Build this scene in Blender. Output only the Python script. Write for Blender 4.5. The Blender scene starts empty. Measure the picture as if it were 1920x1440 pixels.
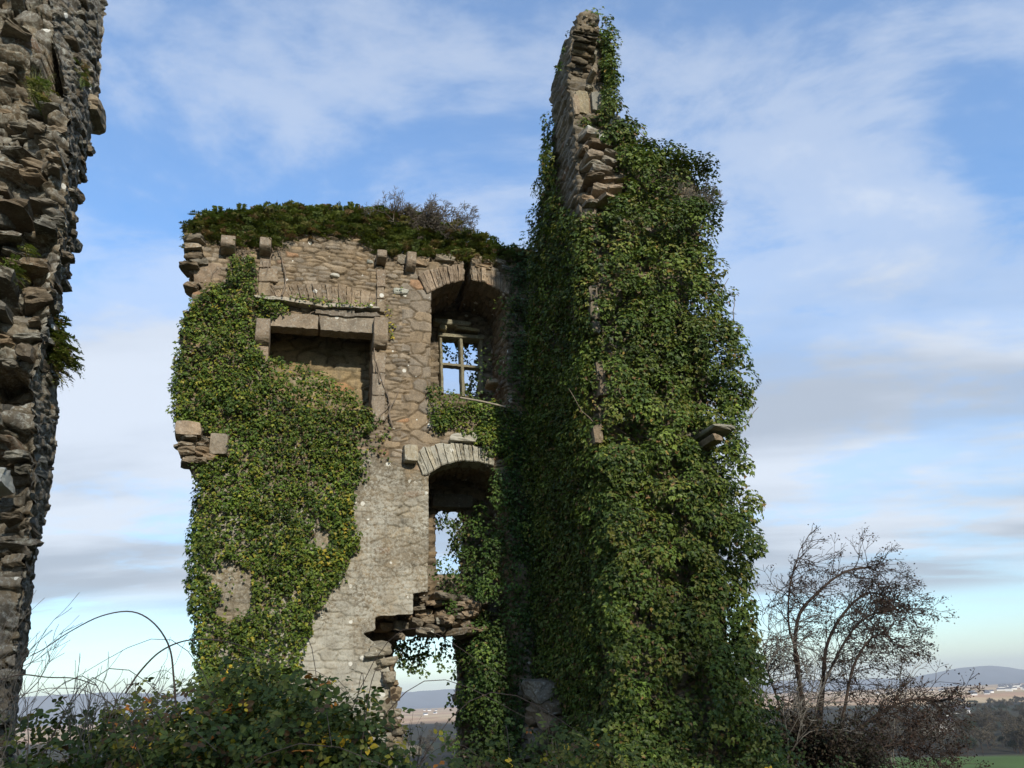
import bpy, math, random
import numpy as np
from mathutils import Vector, Matrix

# ------------------------------------------------------------------ scene, camera, sky, sun
sc = bpy.context.scene
COL = sc.collection
TH = math.radians(21.3); RL = math.radians(2.5); FP = 1500.0
R0 = np.array([1, 0, 0.]); FW = np.array([0, math.cos(TH), math.sin(TH)]); U0 = np.array([0, -math.sin(TH), math.cos(TH)])
RT = math.cos(RL)*R0 - math.sin(RL)*U0
UP = math.sin(RL)*R0 + math.cos(RL)*U0
CAM = np.array([0, 0, 1.6])
cam_d = bpy.data.cameras.new('camera'); cam = bpy.data.objects.new('camera', cam_d); COL.objects.link(cam)
cam_d.sensor_width = 36; cam_d.lens = FP/1920*36; cam_d.clip_start = 0.05; cam_d.clip_end = 40000
M = Matrix(((RT[0], UP[0], -FW[0], CAM[0]), (RT[1], UP[1], -FW[1], CAM[1]), (RT[2], UP[2], -FW[2], CAM[2]), (0, 0, 0, 1)))
cam.matrix_world = M
sc.camera = cam

SUN_EL = math.radians(27); SUN_AZ = math.radians(25)      # azimuth measured right of straight-behind the camera
sdir = np.array([math.sin(SUN_AZ)*math.cos(SUN_EL), -math.cos(SUN_AZ)*math.cos(SUN_EL), math.sin(SUN_EL)])
sun_d = bpy.data.lights.new('sun', 'SUN'); sun = bpy.data.objects.new('sun', sun_d); COL.objects.link(sun)
sun_d.energy = 3.5; sun_d.angle = math.radians(1.5); sun_d.color = (1.0, 0.91, 0.77)
sun.rotation_euler = Vector(sdir).to_track_quat('Z', 'Y').to_euler()
sun.location = (8, -12, 20)

world = bpy.data.worlds.new('World'); sc.world = world; world.use_nodes = True
nt = world.node_tree; nt.nodes.clear()
def N(tree, t, **kw):
    n = tree.nodes.new(t)
    for k, v in kw.items():
        if k.startswith('i_'):
            n.inputs[k[2:]].default_value = v
        else:
            setattr(n, k, v)
    return n
def math_node(tree, op, a=None, b=None, c=None, clamp=False):
    n = tree.nodes.new('ShaderNodeMath'); n.operation = op; n.use_clamp = clamp
    for i, x in enumerate((a, b, c)):
        if x is None: continue
        if isinstance(x, (int, float)): n.inputs[i].default_value = x
        else: tree.links.new(x, n.inputs[i])
    return n.outputs[0]
def ramp(tree, fac, stops, interp='LINEAR'):
    n = tree.nodes.new('ShaderNodeValToRGB'); n.color_ramp.interpolation = interp
    el = n.color_ramp.elements
    while len(el) < len(stops): el.new(0.5)
    for e, (p, c) in zip(el, stops):
        e.position = p
        e.color = (c, c, c, 1) if isinstance(c, (int, float)) else (*c, 1)
    tree.links.new(fac, n.inputs[0]); return n.outputs[0]
def mix(tree, fac, a, b, mode='MIX'):
    n = tree.nodes.new('ShaderNodeMix'); n.data_type = 'RGBA'; n.blend_type = mode
    for sock, x in ((n.inputs[0], fac), (n.inputs[6], a), (n.inputs[7], b)):
        if isinstance(x, (int, float)): sock.default_value = x
        elif isinstance(x, tuple): sock.default_value = (*x, 1)
        else: tree.links.new(x, sock)
    return n.outputs[2]
def sky_world():
    L = nt.links
    sky = N(nt, 'ShaderNodeTexSky', sky_type='NISHITA', sun_disc=False, sun_elevation=SUN_EL, sun_rotation=math.pi - SUN_AZ)
    sky.air_density = 1.0; sky.dust_density = 0.4; sky.ozone_density = 2.5; sky.altitude = 100
    tc = N(nt, 'ShaderNodeTexCoord')
    sep = N(nt, 'ShaderNodeSeparateXYZ'); L.new(tc.outputs['Generated'], sep.inputs[0])
    z = math_node(nt, 'MAXIMUM', sep.outputs[2], 0.0)
    zz = math_node(nt, 'ADD', z, 0.10)
    px = math_node(nt, 'DIVIDE', sep.outputs[0], zz); py = math_node(nt, 'DIVIDE', sep.outputs[1], zz)
    cb = N(nt, 'ShaderNodeCombineXYZ'); L.new(px, cb.inputs[0]); L.new(py, cb.inputs[1])
    def fbm(loc, rot, scl, scale, det, rough, dist=0.0):
        mp = N(nt, 'ShaderNodeMapping'); mp.inputs['Location'].default_value = loc
        mp.inputs['Rotation'].default_value = (0, 0, rot); mp.inputs['Scale'].default_value = scl
        L.new(cb.outputs[0], mp.inputs[0])
        nz = N(nt, 'ShaderNodeTexNoise'); L.new(mp.outputs[0], nz.inputs[0])
        nz.inputs['Scale'].default_value = scale; nz.inputs['Detail'].default_value = det
        nz.inputs['Roughness'].default_value = rough; nz.inputs['Distortion'].default_value = dist
        return nz.outputs[0]
    wisp = fbm((8.8, 2.9, 0), 0.5, (0.85, 1.15, 1), 2.6, 10, 0.62, 0.25)
    broad = fbm((4.4, 0.3, 0), 0.2, (1, 1, 1), 0.75, 4, 0.5, 0.2)
    bank = fbm((2.6, 9.1, 0), 0.05, (0.40, 1.0, 1), 0.9, 8, 0.52, 0.1)
    s = math_node(nt, 'ADD', math_node(nt, 'MULTIPLY', wisp, 0.46), math_node(nt, 'MULTIPLY', broad, 0.66))
    # more cover low down
    low = ramp(nt, z, [(0.0, 0.0), (0.045, 0.02), (0.10, 0.26), (0.30, 0.245), (0.46, 0.12), (0.65, 0.06), (1.0, 0.0)])
    cov = math_node(nt, 'ADD', s, low)
    cov = ramp(nt, cov, [(0.51, 0.0), (0.60, 0.18), (0.71, 0.58), (0.84, .95)], 'EASE')
    vz = ramp(nt, z, [(0.0, 0.0), (0.02, 0.1), (0.085, 0.35), (0.13, 1.0), (1.0, 0.92)])
    cov = math_node(nt, 'MULTIPLY', cov, vz)
    # slatey undersides of the bank near the horizon
    bk = ramp(nt, bank, [(0.40, 0.0), (0.58, 1.0)], 'EASE')
    bz = ramp(nt, z, [(0.0, 0.0), (0.07, 0.0), (0.10, 1.0), (0.33, 0.9), (0.5, 0.0)], 'EASE')
    bk = math_node(nt, 'MULTIPLY', bk, bz)
    ccol = mix(nt, bk, (5.2, 5.6, 6.2), (3.05, 3.4, 3.95))
    tint = mix(nt, ramp(nt, z, [(0.0, 0.0), (0.30, 1.0)]), (1.16, 1.24, 1.20), SKY_TINT)
    skyc = mix(nt, 1.0, sky.outputs[0], tint, 'MULTIPLY')
    final = mix(nt, math_node(nt, 'MAXIMUM', cov, math_node(nt, 'MULTIPLY', bk, 0.9)), skyc, ccol)
    bg = N(nt, 'ShaderNodeBackground'); bg.inputs[1].default_value = 0.115
    L.new(final, bg.inputs[0])
    out = N(nt, 'ShaderNodeOutputWorld'); L.new(bg.outputs[0], out.inputs[0])
SKY_TINT = (0.74, 1.40, 1.80)
sky_world()
sc.view_settings.view_transform = 'Standard'; sc.view_settings.look = 'None'
sc.view_settings.exposure = 0.42; sc.view_settings.gamma = 1; sc.view_settings.use_curve_mapping = False
sc.cycles.max_bounces = 5; sc.cycles.diffuse_bounces = 3; sc.cycles.glossy_bounces = 2
sc.cycles.transmission_bounces = 2; sc.cycles.volume_bounces = 0; sc.cycles.use_denoising = True

HAZE = True
# ------------------------------------------------------------------ numeric helpers
def hash01(*k):
    h = np.zeros(np.broadcast(*[np.asarray(x) for x in k]).shape, dtype=np.uint64) + np.uint64(0x9E3779B97F4A7C15)
    for x in k:
        x = np.asarray(x).astype(np.int64).astype(np.uint64)
        h = (h ^ x) * np.uint64(0xBF58476D1CE4E5B9)
        h ^= h >> np.uint64(29)
        h = h * np.uint64(0x94D049BB133111EB)
        h ^= h >> np.uint64(32)
    return (h >> np.uint64(11)).astype(np.float64) / float(1 << 53)
np.seterr(over='ignore')
def vnoise(x, y, seed=0):
    xi = np.floor(x); yi = np.floor(y); fx = x-xi; fy = y-yi
    fx = fx*fx*(3-2*fx); fy = fy*fy*(3-2*fy)
    a = hash01(xi, yi, seed+0*xi); b = hash01(xi+1, yi, seed+0*xi); c = hash01(xi, yi+1, seed+0*xi); d = hash01(xi+1, yi+1, seed+0*xi)
    return (a*(1-fx)+b*fx)*(1-fy)+(c*(1-fx)+d*fx)*fy
def fbm2(x, y, seed=0, oct=4):
    s = 0; a = .5; n = 0
    for i in range(oct):
        s = s+a*vnoise(x*2**i, y*2**i, seed+i*17); n += a; a *= .5
    return s/n
def sstep(a, b, x):
    t = np.clip((x-a)/(b-a), 0, 1); return t*t*(3-2*t)
def ray(x, y): return RT*(x-960)/FP + UP*(720-y)/FP + FW
def pip(x, y, poly):
    poly = np.asarray(poly, float); r = np.zeros(x.shape, bool); n = len(poly)
    for i in range(n):
        x1, y1 = poly[i]; x2, y2 = poly[(i+1) % n]
        if y1 == y2: continue
        c = ((y1 > y) != (y2 > y)) & (x < (x2-x1)*(y-y1)/(y2-y1)+x1)
        r ^= c
    return r
class Plane:                                    # an upright wall plane: u along it, v = height above the ground datum
    def __init__(s, p, ang, flip=1):
        s.p = np.array(p, float); s.a = np.array([math.cos(ang), math.sin(ang), 0.])
        s.n = np.array([s.a[1], -s.a[0], 0.])*flip
    def uv(s, x, y):
        d = ray(x, y); q = CAM + d*(np.dot(s.p-CAM, s.n)/np.dot(d, s.n))
        return float(np.dot(q-s.p, s.a)), float(q[2])
    def P(s, pts): return [s.uv(*q) for q in pts]
    def pos(s, u, v, h=0.):
        u = np.asarray(u, float); v = np.asarray(v, float); h = np.asarray(h, float)+0*u
        q = s.p[None]*0 + 0
        out = s.p + u[..., None]*s.a + h[..., None]*s.n
        out[..., 2] = v
        return out
    def back(s, d):
        q = Plane.__new__(Plane); q.p = s.p - s.n*d; q.a = s.a; q.n = s.n; return q

# ------------------------------------------------------------------ object helpers
def tag(o, label=None, cat=None, group=None, kind=None):
    if label: o['label'] = label
    if cat: o['category'] = cat
    if group: o['group'] = group
    if kind: o['kind'] = kind
    return o
def empty(name, loc, label, cat, group=None):
    o = bpy.data.objects.new(name, None); COL.objects.link(o); o.location = loc; o.empty_display_size = .3
    return tag(o, label, cat, group)
def mesh_obj(name, V, Fs, mat, parent=None, col=None, smooth=False):
    """V (n,3); Fs list of face arrays (m,k) ; col (n,4) point colours"""
    V = np.asarray(V, np.float32)
    if parent is not None:
        V = V - np.asarray(parent.matrix_world.translation if False else world_loc(parent), np.float32)
    Fs = [np.asarray(f, np.int32) for f in Fs if len(f)]
    me = bpy.data.meshes.new(name)
    nl = sum(f.size for f in Fs); nf = sum(len(f) for f in Fs)
    me.vertices.add(len(V)); me.vertices.foreach_set('co', V.ravel())
    me.loops.add(nl); me.polygons.add(nf)
    me.loops.foreach_set('vertex_index', np.concatenate([f.ravel() for f in Fs]))
    tot = np.concatenate([np.full(len(f), f.shape[1], np.int32) for f in Fs])
    st = np.concatenate([[0], np.cumsum(tot)[:-1]]).astype(np.int32)
    me.polygons.foreach_set('loop_start', st)
    try: me.polygons.foreach_set('loop_total', tot)
    except Exception: pass
    me.polygons.foreach_set('use_smooth', np.full(nf, smooth))
    me.update(calc_edges=True)
    if col is not None:
        at = me.color_attributes.new('col', 'FLOAT_COLOR', 'POINT')
        c = np.asarray(col, np.float32)
        if c.shape[1] == 3: c = np.concatenate([c, np.zeros((len(c), 1), np.float32)], 1)
        at.data.foreach_set('color', c.ravel())
    me.materials.append(mat)
    o = bpy.data.objects.new(name, me); COL.objects.link(o)
    if parent is not None: o.parent = parent
    return o
def world_loc(o):
    v = np.zeros(3)
    while o is not None:
        v = v + np.array(o.location); o = o.parent
    return v
def rebase(o, base):
    """put the origin of a top-level one-mesh thing at its base"""
    b = np.asarray(base, float)
    n = len(o.data.vertices); a = np.zeros(n*3, np.float32); o.data.vertices.foreach_get('co', a)
    a = a.reshape(-1, 3) - b.astype(np.float32); o.data.vertices.foreach_set('co', a.ravel()); o.location = b
    return o

# ------------------------------------------------------------------ materials
def new_mat(name):
    m = bpy.data.materials.new(name); m.use_nodes = True; t = m.node_tree; t.nodes.clear()
    out = t.nodes.new('ShaderNodeOutputMaterial'); bs = t.nodes.new('ShaderNodeBsdfPrincipled')
    t.links.new(bs.outputs[0], out.inputs[0]); return m, t, bs
def noise(t, vec, scale, detail=5, rough=.55, dist=0):
    n = t.nodes.new('ShaderNodeTexNoise'); n.inputs['Scale'].default_value = scale; n.inputs['Detail'].default_value = detail
    n.inputs['Roughness'].default_value = rough; n.inputs['Distortion'].default_value = dist
    if vec is not None: t.links.new(vec, n.inputs[0])
    return n.outputs[0]
def mat_stone(name, spots=0.0, crust=(0.42, 0.41, 0.35), bump=0.5):
    m, t, b = new_mat(name)
    at = t.nodes.new('ShaderNodeAttribute'); at.attribute_name = 'col'
    pos = t.nodes.new('ShaderNodeNewGeometry').outputs['Position']
    n1 = noise(t, pos, 5.5, 7, .6); n2 = noise(t, pos, 38, 5, .65); n3 = noise(t, pos, 1.3, 6, .6); n4 = noise(t, pos, 21, 7, .75, .4)
    c = mix(t, 1.0, at.outputs[0], ramp(t, n1, [(.25, .62), (.55, 1.0), (.8, 1.32)]), 'MULTIPLY')
    c = mix(t, 1.0, c, ramp(t, n2, [(.3, .72), (.5, 1.0), (.72, 1.28)]), 'MULTIPLY')
    # ochre / grey drift
    c = mix(t, ramp(t, n3, [(.45, 0.0), (.7, .5)]), c, mix(t, 1.0, c, (1.12, .98, .78), 'MULTIPLY'))
    # crust lichen: amount in the attribute's alpha
    amt = at.outputs['Alpha']
    th = math_node(t, 'SUBTRACT', math_node(t, 'ADD', n4, math_node(t, 'MULTIPLY', amt, .36)), .64)
    cr = math_node(t, 'MULTIPLY', th, 8.0, clamp=True)
    c = mix(t, math_node(t, 'MULTIPLY', cr, ramp(t, noise(t, pos, 2.7, 5, .6), [(.32, .25), (.62, .85)])), c, crust)
    # orange lichen
    og = noise(t, pos, 4.3, 6, .75, .8)
    c = mix(t, ramp(t, og, [(.66, 0.0), (.74, .55)]), c, (.34, .20, .06))
    # black algae streaks
    mp = t.nodes.new('ShaderNodeMapping'); mp.inputs['Scale'].default_value = (5, 5, .8); t.links.new(pos, mp.inputs[0])
    al = noise(t, mp.outputs[0], 1.2, 6, .7)
    c = mix(t, ramp(t, al, [(.56, 0.0), (.72, .55)]), c, (.075, .07, .058))
    if spots > 0:
        for sc_, rad, seedv in ((2.9, .125, 0.0), (5.2, .14, 9.3), (3.7, .12, 4.1)):
            mp2 = t.nodes.new('ShaderNodeMapping'); mp2.inputs['Location'].default_value = (seedv, seedv, 0); t.links.new(pos, mp2.inputs[0])
            vo = t.nodes.new('ShaderNodeTexVoronoi'); vo.inputs['Scale'].default_value = sc_; t.links.new(mp2.outputs[0], vo.inputs[0])
            sepc = t.nodes.new('ShaderNodeSeparateColor'); t.links.new(vo.outputs['Color'], sepc.inputs[0])
            keep = math_node(t, 'GREATER_THAN', sepc.outputs[0], 1-spots)
            rr = math_node(t, 'MULTIPLY', math_node(t, 'ADD', sepc.outputs[1], .35), rad)
            rr = math_node(t, 'ADD', rr, math_node(t, 'MULTIPLY', math_node(t, 'SUBTRACT', n2, .5), .12))
            inside = math_node(t, 'LESS_THAN', vo.outputs['Distance'], rr)
            c = mix(t, math_node(t, 'MULTIPLY', math_node(t, 'MULTIPLY', inside, keep), .85), c, (.66, .65, .58))
    t.links.new(c, b.inputs['Base Color'])
    b.inputs['Roughness'].default_value = .93; b.inputs['Specular IOR Level'].default_value = .2
    bp = t.nodes.new('ShaderNodeBump'); bp.inputs['Strength'].default_value = bump; bp.inputs['Distance'].default_value = .03
    hsum = math_node(t, 'ADD', noise(t, pos, 22, 8, .7), math_node(t, 'MULTIPLY', n2, .5)); t.links.new(hsum, bp.inputs['Height'])
    t.links.new(bp.outputs[0], b.inputs['Normal'])
    return m
def mat_leaf(name, rough=.5, spec=.4, trans=.12):
    m, t, b = new_mat(name)
    at = t.nodes.new('ShaderNodeAttribute'); at.attribute_name = 'col'
    pos = t.nodes.new('ShaderNodeNewGeometry').outputs['Position']
    c = mix(t, 1.0, at.outputs[0], ramp(t, noise(t, pos, 45, 3), [(.3, .75), (.7, 1.25)]), 'MULTIPLY')
    c = mix(t, 1.0, c, ramp(t, noise(t, pos, 1.1, 4), [(.3, .72), (.7, 1.25)]), 'MULTIPLY')
    t.links.new(c, b.inputs['Base Color']); b.inputs['Roughness'].default_value = rough; b.inputs['Specular IOR Level'].default_value = spec
    if trans > 0:
        tr = t.nodes.new('ShaderNodeBsdfTranslucent'); t.links.new(mix(t, 1.0, c, (1.3, 1.3, .7), 'MULTIPLY'), tr.inputs[0])
        ms = t.nodes.new('ShaderNodeMixShader'); ms.inputs[0].default_value = trans
        t.links.new(b.outputs[0], ms.inputs[1]); t.links.new(tr.outputs[0], ms.inputs[2])
        out = [n for n in t.nodes if n.type == 'OUTPUT_MATERIAL'][0]; t.links.new(ms.outputs[0], out.inputs[0])
    return m
def mat_plain(name, colr, rough=.85, var=.35, scale=12, bump=.2):
    m, t, b = new_mat(name)
    pos = t.nodes.new('ShaderNodeNewGeometry').outputs['Position']
    c = mix(t, 1.0, colr, ramp(t, noise(t, pos, scale, 6, .65), [(.25, 1-var), (.75, 1+var)]), 'MULTIPLY')
    t.links.new(c, b.inputs['Base Color']); b.inputs['Roughness'].default_value = rough; b.inputs['Specular IOR Level'].default_value = .25
    if bump:
        bp = t.nodes.new('ShaderNodeBump'); bp.inputs['Strength'].default_value = bump; bp.inputs['Distance'].default_value = .02
        t.links.new(noise(t, pos, scale*3, 6, .7), bp.inputs['Height']); t.links.new(bp.outputs[0], b.inputs['Normal'])
    return m
M_STONE = mat_stone('rubble_stone', spots=.33)
M_STONE_D = mat_stone('weathered_dark_stone', spots=.12, crust=(.36, .36, .31), bump=.5)
M_CUT = mat_stone('cut_limestone', spots=.15, bump=.3)
M_IVY = mat_leaf('ivy_leaf', .48, .28, .2)
M_BRAM = mat_leaf('bramble_leaf', .55, .22, .16)
M_FERN = mat_leaf('fern_frond', .6, .3, .25)
M_DEADLEAF = mat_leaf('withered_leaf', .7, .2, .1)
M_TWIG = mat_plain('grey_twig', (.17, .155, .13), .9, .35, 20, 0)
M_TWIGP = mat_plain('pale_grey_twig', (.135, .115, .09), .9, .35, 20, 0)
M_BARK = mat_plain('dark_bark', (.052, .038, .030), .92, .35, 14, .4)
M_CANE = mat_plain('bramble_cane', (.12, .085, .065), .7, .4, 25, 0)
M_DRY = mat_plain('dry_stalk', (.30, .26, .20), .85, .3, 20, 0)
M_STALK = mat_plain('old_stalk', (.17, .145, .115), .9, .3, 20, 0)
M_STEM = mat_plain('ivy_stem', (.19, .15, .11), .9, .35, 20, .2)

# ------------------------------------------------------------------ rubble masonry as a height field
class Rubble:
    """random rubble: close-fitting flat-faced polygonal stones, roughly coursed; small ones packed between large ones"""
    def __init__(s, seed, hmin=.05, hmax=.17, lmin=.12, lmax=.42, joint=.035, prow=.018, base=(.23, .185, .13), jag=1.0, drop=.30, vary=.20, **k):
        s.seed = seed; s.gy = (hmin+hmax)*.42; s.gx = (lmin+lmax)*.46; s.joint = joint; s.prow = prow; s.base = np.array(base); s.jag = jag; s.drop = drop; s.vary = vary
    def __call__(s, S, T):
        sd = s.seed; gx, gy = s.gx, s.gy; w = s.jag; sh = S.shape; S = np.asarray(S, float).ravel(); T = np.asarray(T, float).ravel()
        X = S/gx + (fbm2(S*1.4, T*1.9, sd, 2)-.5)*1.0*w + (vnoise(S*11, T*14, sd+5)-.5)*.10
        Y = T/gy + (fbm2(S*.9, T*.9, sd+3, 2)-.5)*1.6*w + (vnoise(S*9, T*12, sd+6)-.5)*.16
        xi = np.floor(X); yi = np.floor(Y); F1 = np.full(len(X), 9.); F2 = np.full(len(X), 9.); ix = np.zeros(len(X)); iy = np.zeros(len(X)); DX = np.zeros(len(X)); DY = np.zeros(len(X))
        for oy in range(-2, 3):
            for ox in range(-2, 3):
                cx = xi+ox; cy = yi+oy; ok = hash01(cx, cy, sd+11+0*xi) > s.drop
                px = cx+.5+(hash01(cx, cy, sd+12+0*xi)-.5)*.80+.5*(np.mod(cy, 2)); py = cy+.5+(hash01(cx, cy, sd+13+0*xi)-.5)*.46
                dx = X-px; dy = Y-py; d = (np.abs(dx)**4.5+np.abs(dy*1.12)**4.5)**(1/4.5)+np.where(ok, 0, 9)
                nw = d < F1; F2 = np.where(nw, F1, np.minimum(F2, d)); F1 = np.where(nw, d, F1)
                ix = np.where(nw, cx, ix); iy = np.where(nw, cy, iy); DX = np.where(nw, dx, DX); DY = np.where(nw, dy, DY)
        e = (F2-F1)*min(gx, gy)*.75
        r = [hash01(ix, iy, sd*7+q+0*ix) for q in range(7)]
        jw = .0030+.004*r[3]; ew = .005+.011*r[4]
        prof = sstep(0, 1, (e-jw)/ew)
        off = (r[0]-.5)*2*s.prow; tx = (r[1]-.5)*.10; ty = (r[2]-.5)*.16-.02
        face = off+tx*DX*gx+ty*DY*gy+(fbm2(S*8, T*8, sd+30, 4)-.5)*.020
        jd = s.joint*(.35+1.1*fbm2(S*1.7, T*1.7, sd+40, 2))
        h = prof*face-(1-prof)*jd
        col = s.base[None]*(1-s.vary+2*s.vary*r[5])[:, None]; col = col*(1+np.stack([(r[6]-.5)*.14, (r[6]-.5)*.02, -(r[6]-.5)*.18], 1))
        col = np.where((r[1] > .975)[:, None], col*np.array([1.12, .90, .80]), col)
        mort_shade = s.base*np.array([.62, .60, .56]); col = col*prof[:, None]+mort_shade*(1-prof)[:, None]  # earthy mortar, darkened further so joint shade is put into the colour
        return h.reshape(sh), col.reshape(sh+(3,)), prof.reshape(sh)

def panel(name, pl, poly, holes, rub, mat, parent, res=.022, thick=1.0, modify=None, top_noise=.0):
    """a wall skin: displaced rubble face inside poly minus holes (all in u,v), every edge returned back by thick"""
    poly = np.asarray(poly); u0, v0 = poly.min(0)-.05; u1, v1 = poly.max(0)+.05
    us = np.arange(u0, u1, res); vs = np.arange(v0, v1, res)
    Ug, Vg = np.meshgrid(us, vs)
    cu = Ug[:-1, :-1]+res/2; cv = Vg[:-1, :-1]+res/2
    jn = lambda s: (fbm2(cu*3+9, cv*3, s, 3)-.5)*top_noise
    keep = pip(cu+jn(3), cv+jn(4), poly)
    for h in holes: keep &= ~pip(cu, cv, h)
    H, colr, prof = rub(Ug, Vg)
    alpha = np.zeros_like(H)
    if modify: H, colr, alpha = modify(Ug, Vg, H, colr, alpha, prof)
    ny, nx = Ug.shape; idx = np.arange(ny*nx).reshape(ny, nx)
    q = np.stack([idx[:-1, :-1], idx[:-1, 1:], idx[1:, 1:], idx[1:, :-1]], -1)[keep]
    # boundary edges, oriented so that the solid is on the left
    kp = np.pad(keep, 1)
    E = []; EN = []
    k = kp[1:-1, 1:-1]
    for (dy, dx, A, B, nn) in ((0, -1, idx[1:, :-1], idx[:-1, :-1], (-1, 0)), (0, 1, idx[:-1, 1:], idx[1:, 1:], (1, 0)),
                               (-1, 0, idx[:-1, :-1], idx[:-1, 1:], (0, -1)), (1, 0, idx[1:, 1:], idx[1:, :-1], (0, 1))):
        nb = kp[1+dy:1+dy+k.shape[0], 1+dx:1+dx+k.shape[1]]
        m = k & ~nb
        E.append(np.stack([A[m], B[m]], 1)); EN.append(np.tile(np.array(nn, float), (m.sum(), 1)))
    E = np.concatenate(E); EN = np.concatenate(EN)
    Uf = Ug.ravel().copy(); Vf = Vg.ravel().copy()
    bn = np.zeros((ny*nx, 2)); np.add.at(bn, E[:, 0], EN); np.add.at(bn, E[:, 1], EN)
    for it in range(3):
        su = np.zeros(ny*nx); sv = np.zeros(ny*nx); cn = np.zeros(ny*nx); sn = np.zeros((ny*nx, 2))
        for a, b in ((0, 1), (1, 0)):
            np.add.at(su, E[:, a], Uf[E[:, b]]); np.add.at(sv, E[:, a], Vf[E[:, b]]); np.add.at(cn, E[:, a], 1); np.add.at(sn, E[:, a], bn[E[:, b]])
        m = cn > 0
        Uf[m] = .5*Uf[m]+.5*su[m]/cn[m]; Vf[m] = .5*Vf[m]+.5*sv[m]/cn[m]; bn[m] = .5*bn[m]+.5*sn[m]/cn[m, None]
    used = np.unique(q); remap = -np.ones(ny*nx, int); remap[used] = np.arange(len(used))
    V = pl.pos(Uf[used], Vf[used], H.ravel()[used]); Cc = np.concatenate([colr.reshape(-1, 3)[used], alpha.ravel()[used, None]], 1)
    F = [remap[q]]
    bv = np.unique(E); nb = len(bv); bmap = -np.ones(ny*nx, int); bmap[bv] = np.arange(nb)
    bnn = bn[bv]; bnn /= np.maximum(np.linalg.norm(bnn, axis=1, keepdims=True), 1e-6)
    steps = max(2, int(thick/.05)); deps = np.linspace(0, thick, steps+1)[1:]
    Vs = [V]; Cs = [Cc]; prev = remap[bv]; off = len(V); e0 = bmap[E[:, 0]]; e1 = bmap[E[:, 1]]
    # parameter for reveal stones: depth along s, height (or u for level edges) along t
    lvl = np.abs(bnn[:, 1]) > .7
    for d in deps:
        S_ = d+np.where(lvl, 3.3, 0)+0*bnn[:, 0]; T_ = np.where(lvl, Uf[bv]+7, Vf[bv])
        h2, c2, p2 = rub(S_, T_)
        ww = min(1, d/.06)
        Vs.append(pl.pos(Uf[bv]+bnn[:, 0]*(h2*1.2-.004)*ww, Vf[bv]+bnn[:, 1]*(h2*1.2-.004)*ww, H.ravel()[bv]*(1-ww)-d))
        Cs.append(np.concatenate([c2, np.zeros((nb, 1))], 1))
        cur = off+np.arange(nb)
        F.append(np.stack([prev[e0], cur[e0], cur[e1], prev[e1]], 1)); prev = cur; off += nb
    return mesh_obj(name, np.concatenate(Vs), F, mat, parent, np.concatenate(Cs), smooth=True)

# irregular stone blocks ----------------------------------------------------
def block_template(n=3):
    lin = np.linspace(-1, 1, n+1); verts = {}; V = []; F = []
    def vid(p):
        k = tuple(np.round(p, 5))
        if k not in verts: verts[k] = len(V); V.append(k)
        return verts[k]
    for ax in range(3):
        for sg in (-1, 1):
            for i in range(n):
                for j in range(n):
                    c = []
                    for (a, b) in ((i, j), (i+1, j), (i+1, j+1), (i, j+1)):
                        p = [0, 0, 0]; p[ax] = sg; p[(ax+1) % 3] = lin[a]; p[(ax+2) % 3] = lin[b]; c.append(vid(p))
                    F.append(c if sg > 0 else c[::-1])
    return np.array(V), np.array(F)
BT_V, BT_F = block_template(4)
def blocks(cen, half, axes, rg, base, warp=.22, colvar=.3, bev=.93, noisea=.05):
    """cen (n,3) half (n,3) axes (n,3,3) rows = local axes -> V,F,C arrays of craggy quarry stones"""
    n = len(cen); T = BT_V[None]*np.ones((n, 1, 1))
    # push cube verts in towards a rounder block
    cnt = (np.abs(np.abs(BT_V)-1) < 1e-4).sum(1)
    f = np.where(cnt == 3, bev-.07, np.where(cnt == 2, bev, 1.0)); T = T*f[None, :, None]
    co = rg.uniform(-warp, warp, (n, 2, 2, 2, 3))
    w = (BT_V+1)/2
    D = np.zeros((n, len(BT_V), 3))
    for i in (0, 1):
        for j in (0, 1):
            for k in (0, 1):
                ww = (w[:, 0] if i else 1-w[:, 0])*(w[:, 1] if j else 1-w[:, 1])*(w[:, 2] if k else 1-w[:, 2])
                D += ww[None, :, None]*co[:, i, j, k][:, None, :]
    D += rg.normal(0, noisea, D.shape)
    T = (T+D)*half[:, None, :]
    W = np.einsum('nvk,nkd->nvd', T, axes)+cen[:, None, :]
    c = np.array(base)[None]*rg.uniform(1-colvar, 1+colvar, (n, 1)); tn = rg.uniform(-.12, .12, (n, 1))
    c = c*np.concatenate([1+tn, 1+0*tn, 1-tn], 1)
    al = rg.uniform(0, .5, (n, 1))
    C = np.repeat(np.concatenate([c, al], 1)[:, None, :], len(BT_V), 1)
    F = BT_F[None]+(np.arange(n)*len(BT_V))[:, None, None]
    return W.reshape(-1, 3), F.reshape(-1, 4), C.reshape(-1, 4)
def rot_axes(pl, n, rg, jit=.12):
    A = np.stack([pl.a, -pl.n, np.array([0, 0, 1.])])[None]*np.ones((n, 1, 1))
    out = np.zeros_like(A)
    for i in range(n):
        e = rg.normal(0, jit, 3); q = Matrix.Rotation(e[0], 3, 'X') @ Matrix.Rotation(e[1], 3, 'Y') @ Matrix.Rotation(e[2]*1.6, 3, 'Z')
        out[i] = A[i] @ np.array(q)
    return out
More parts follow.
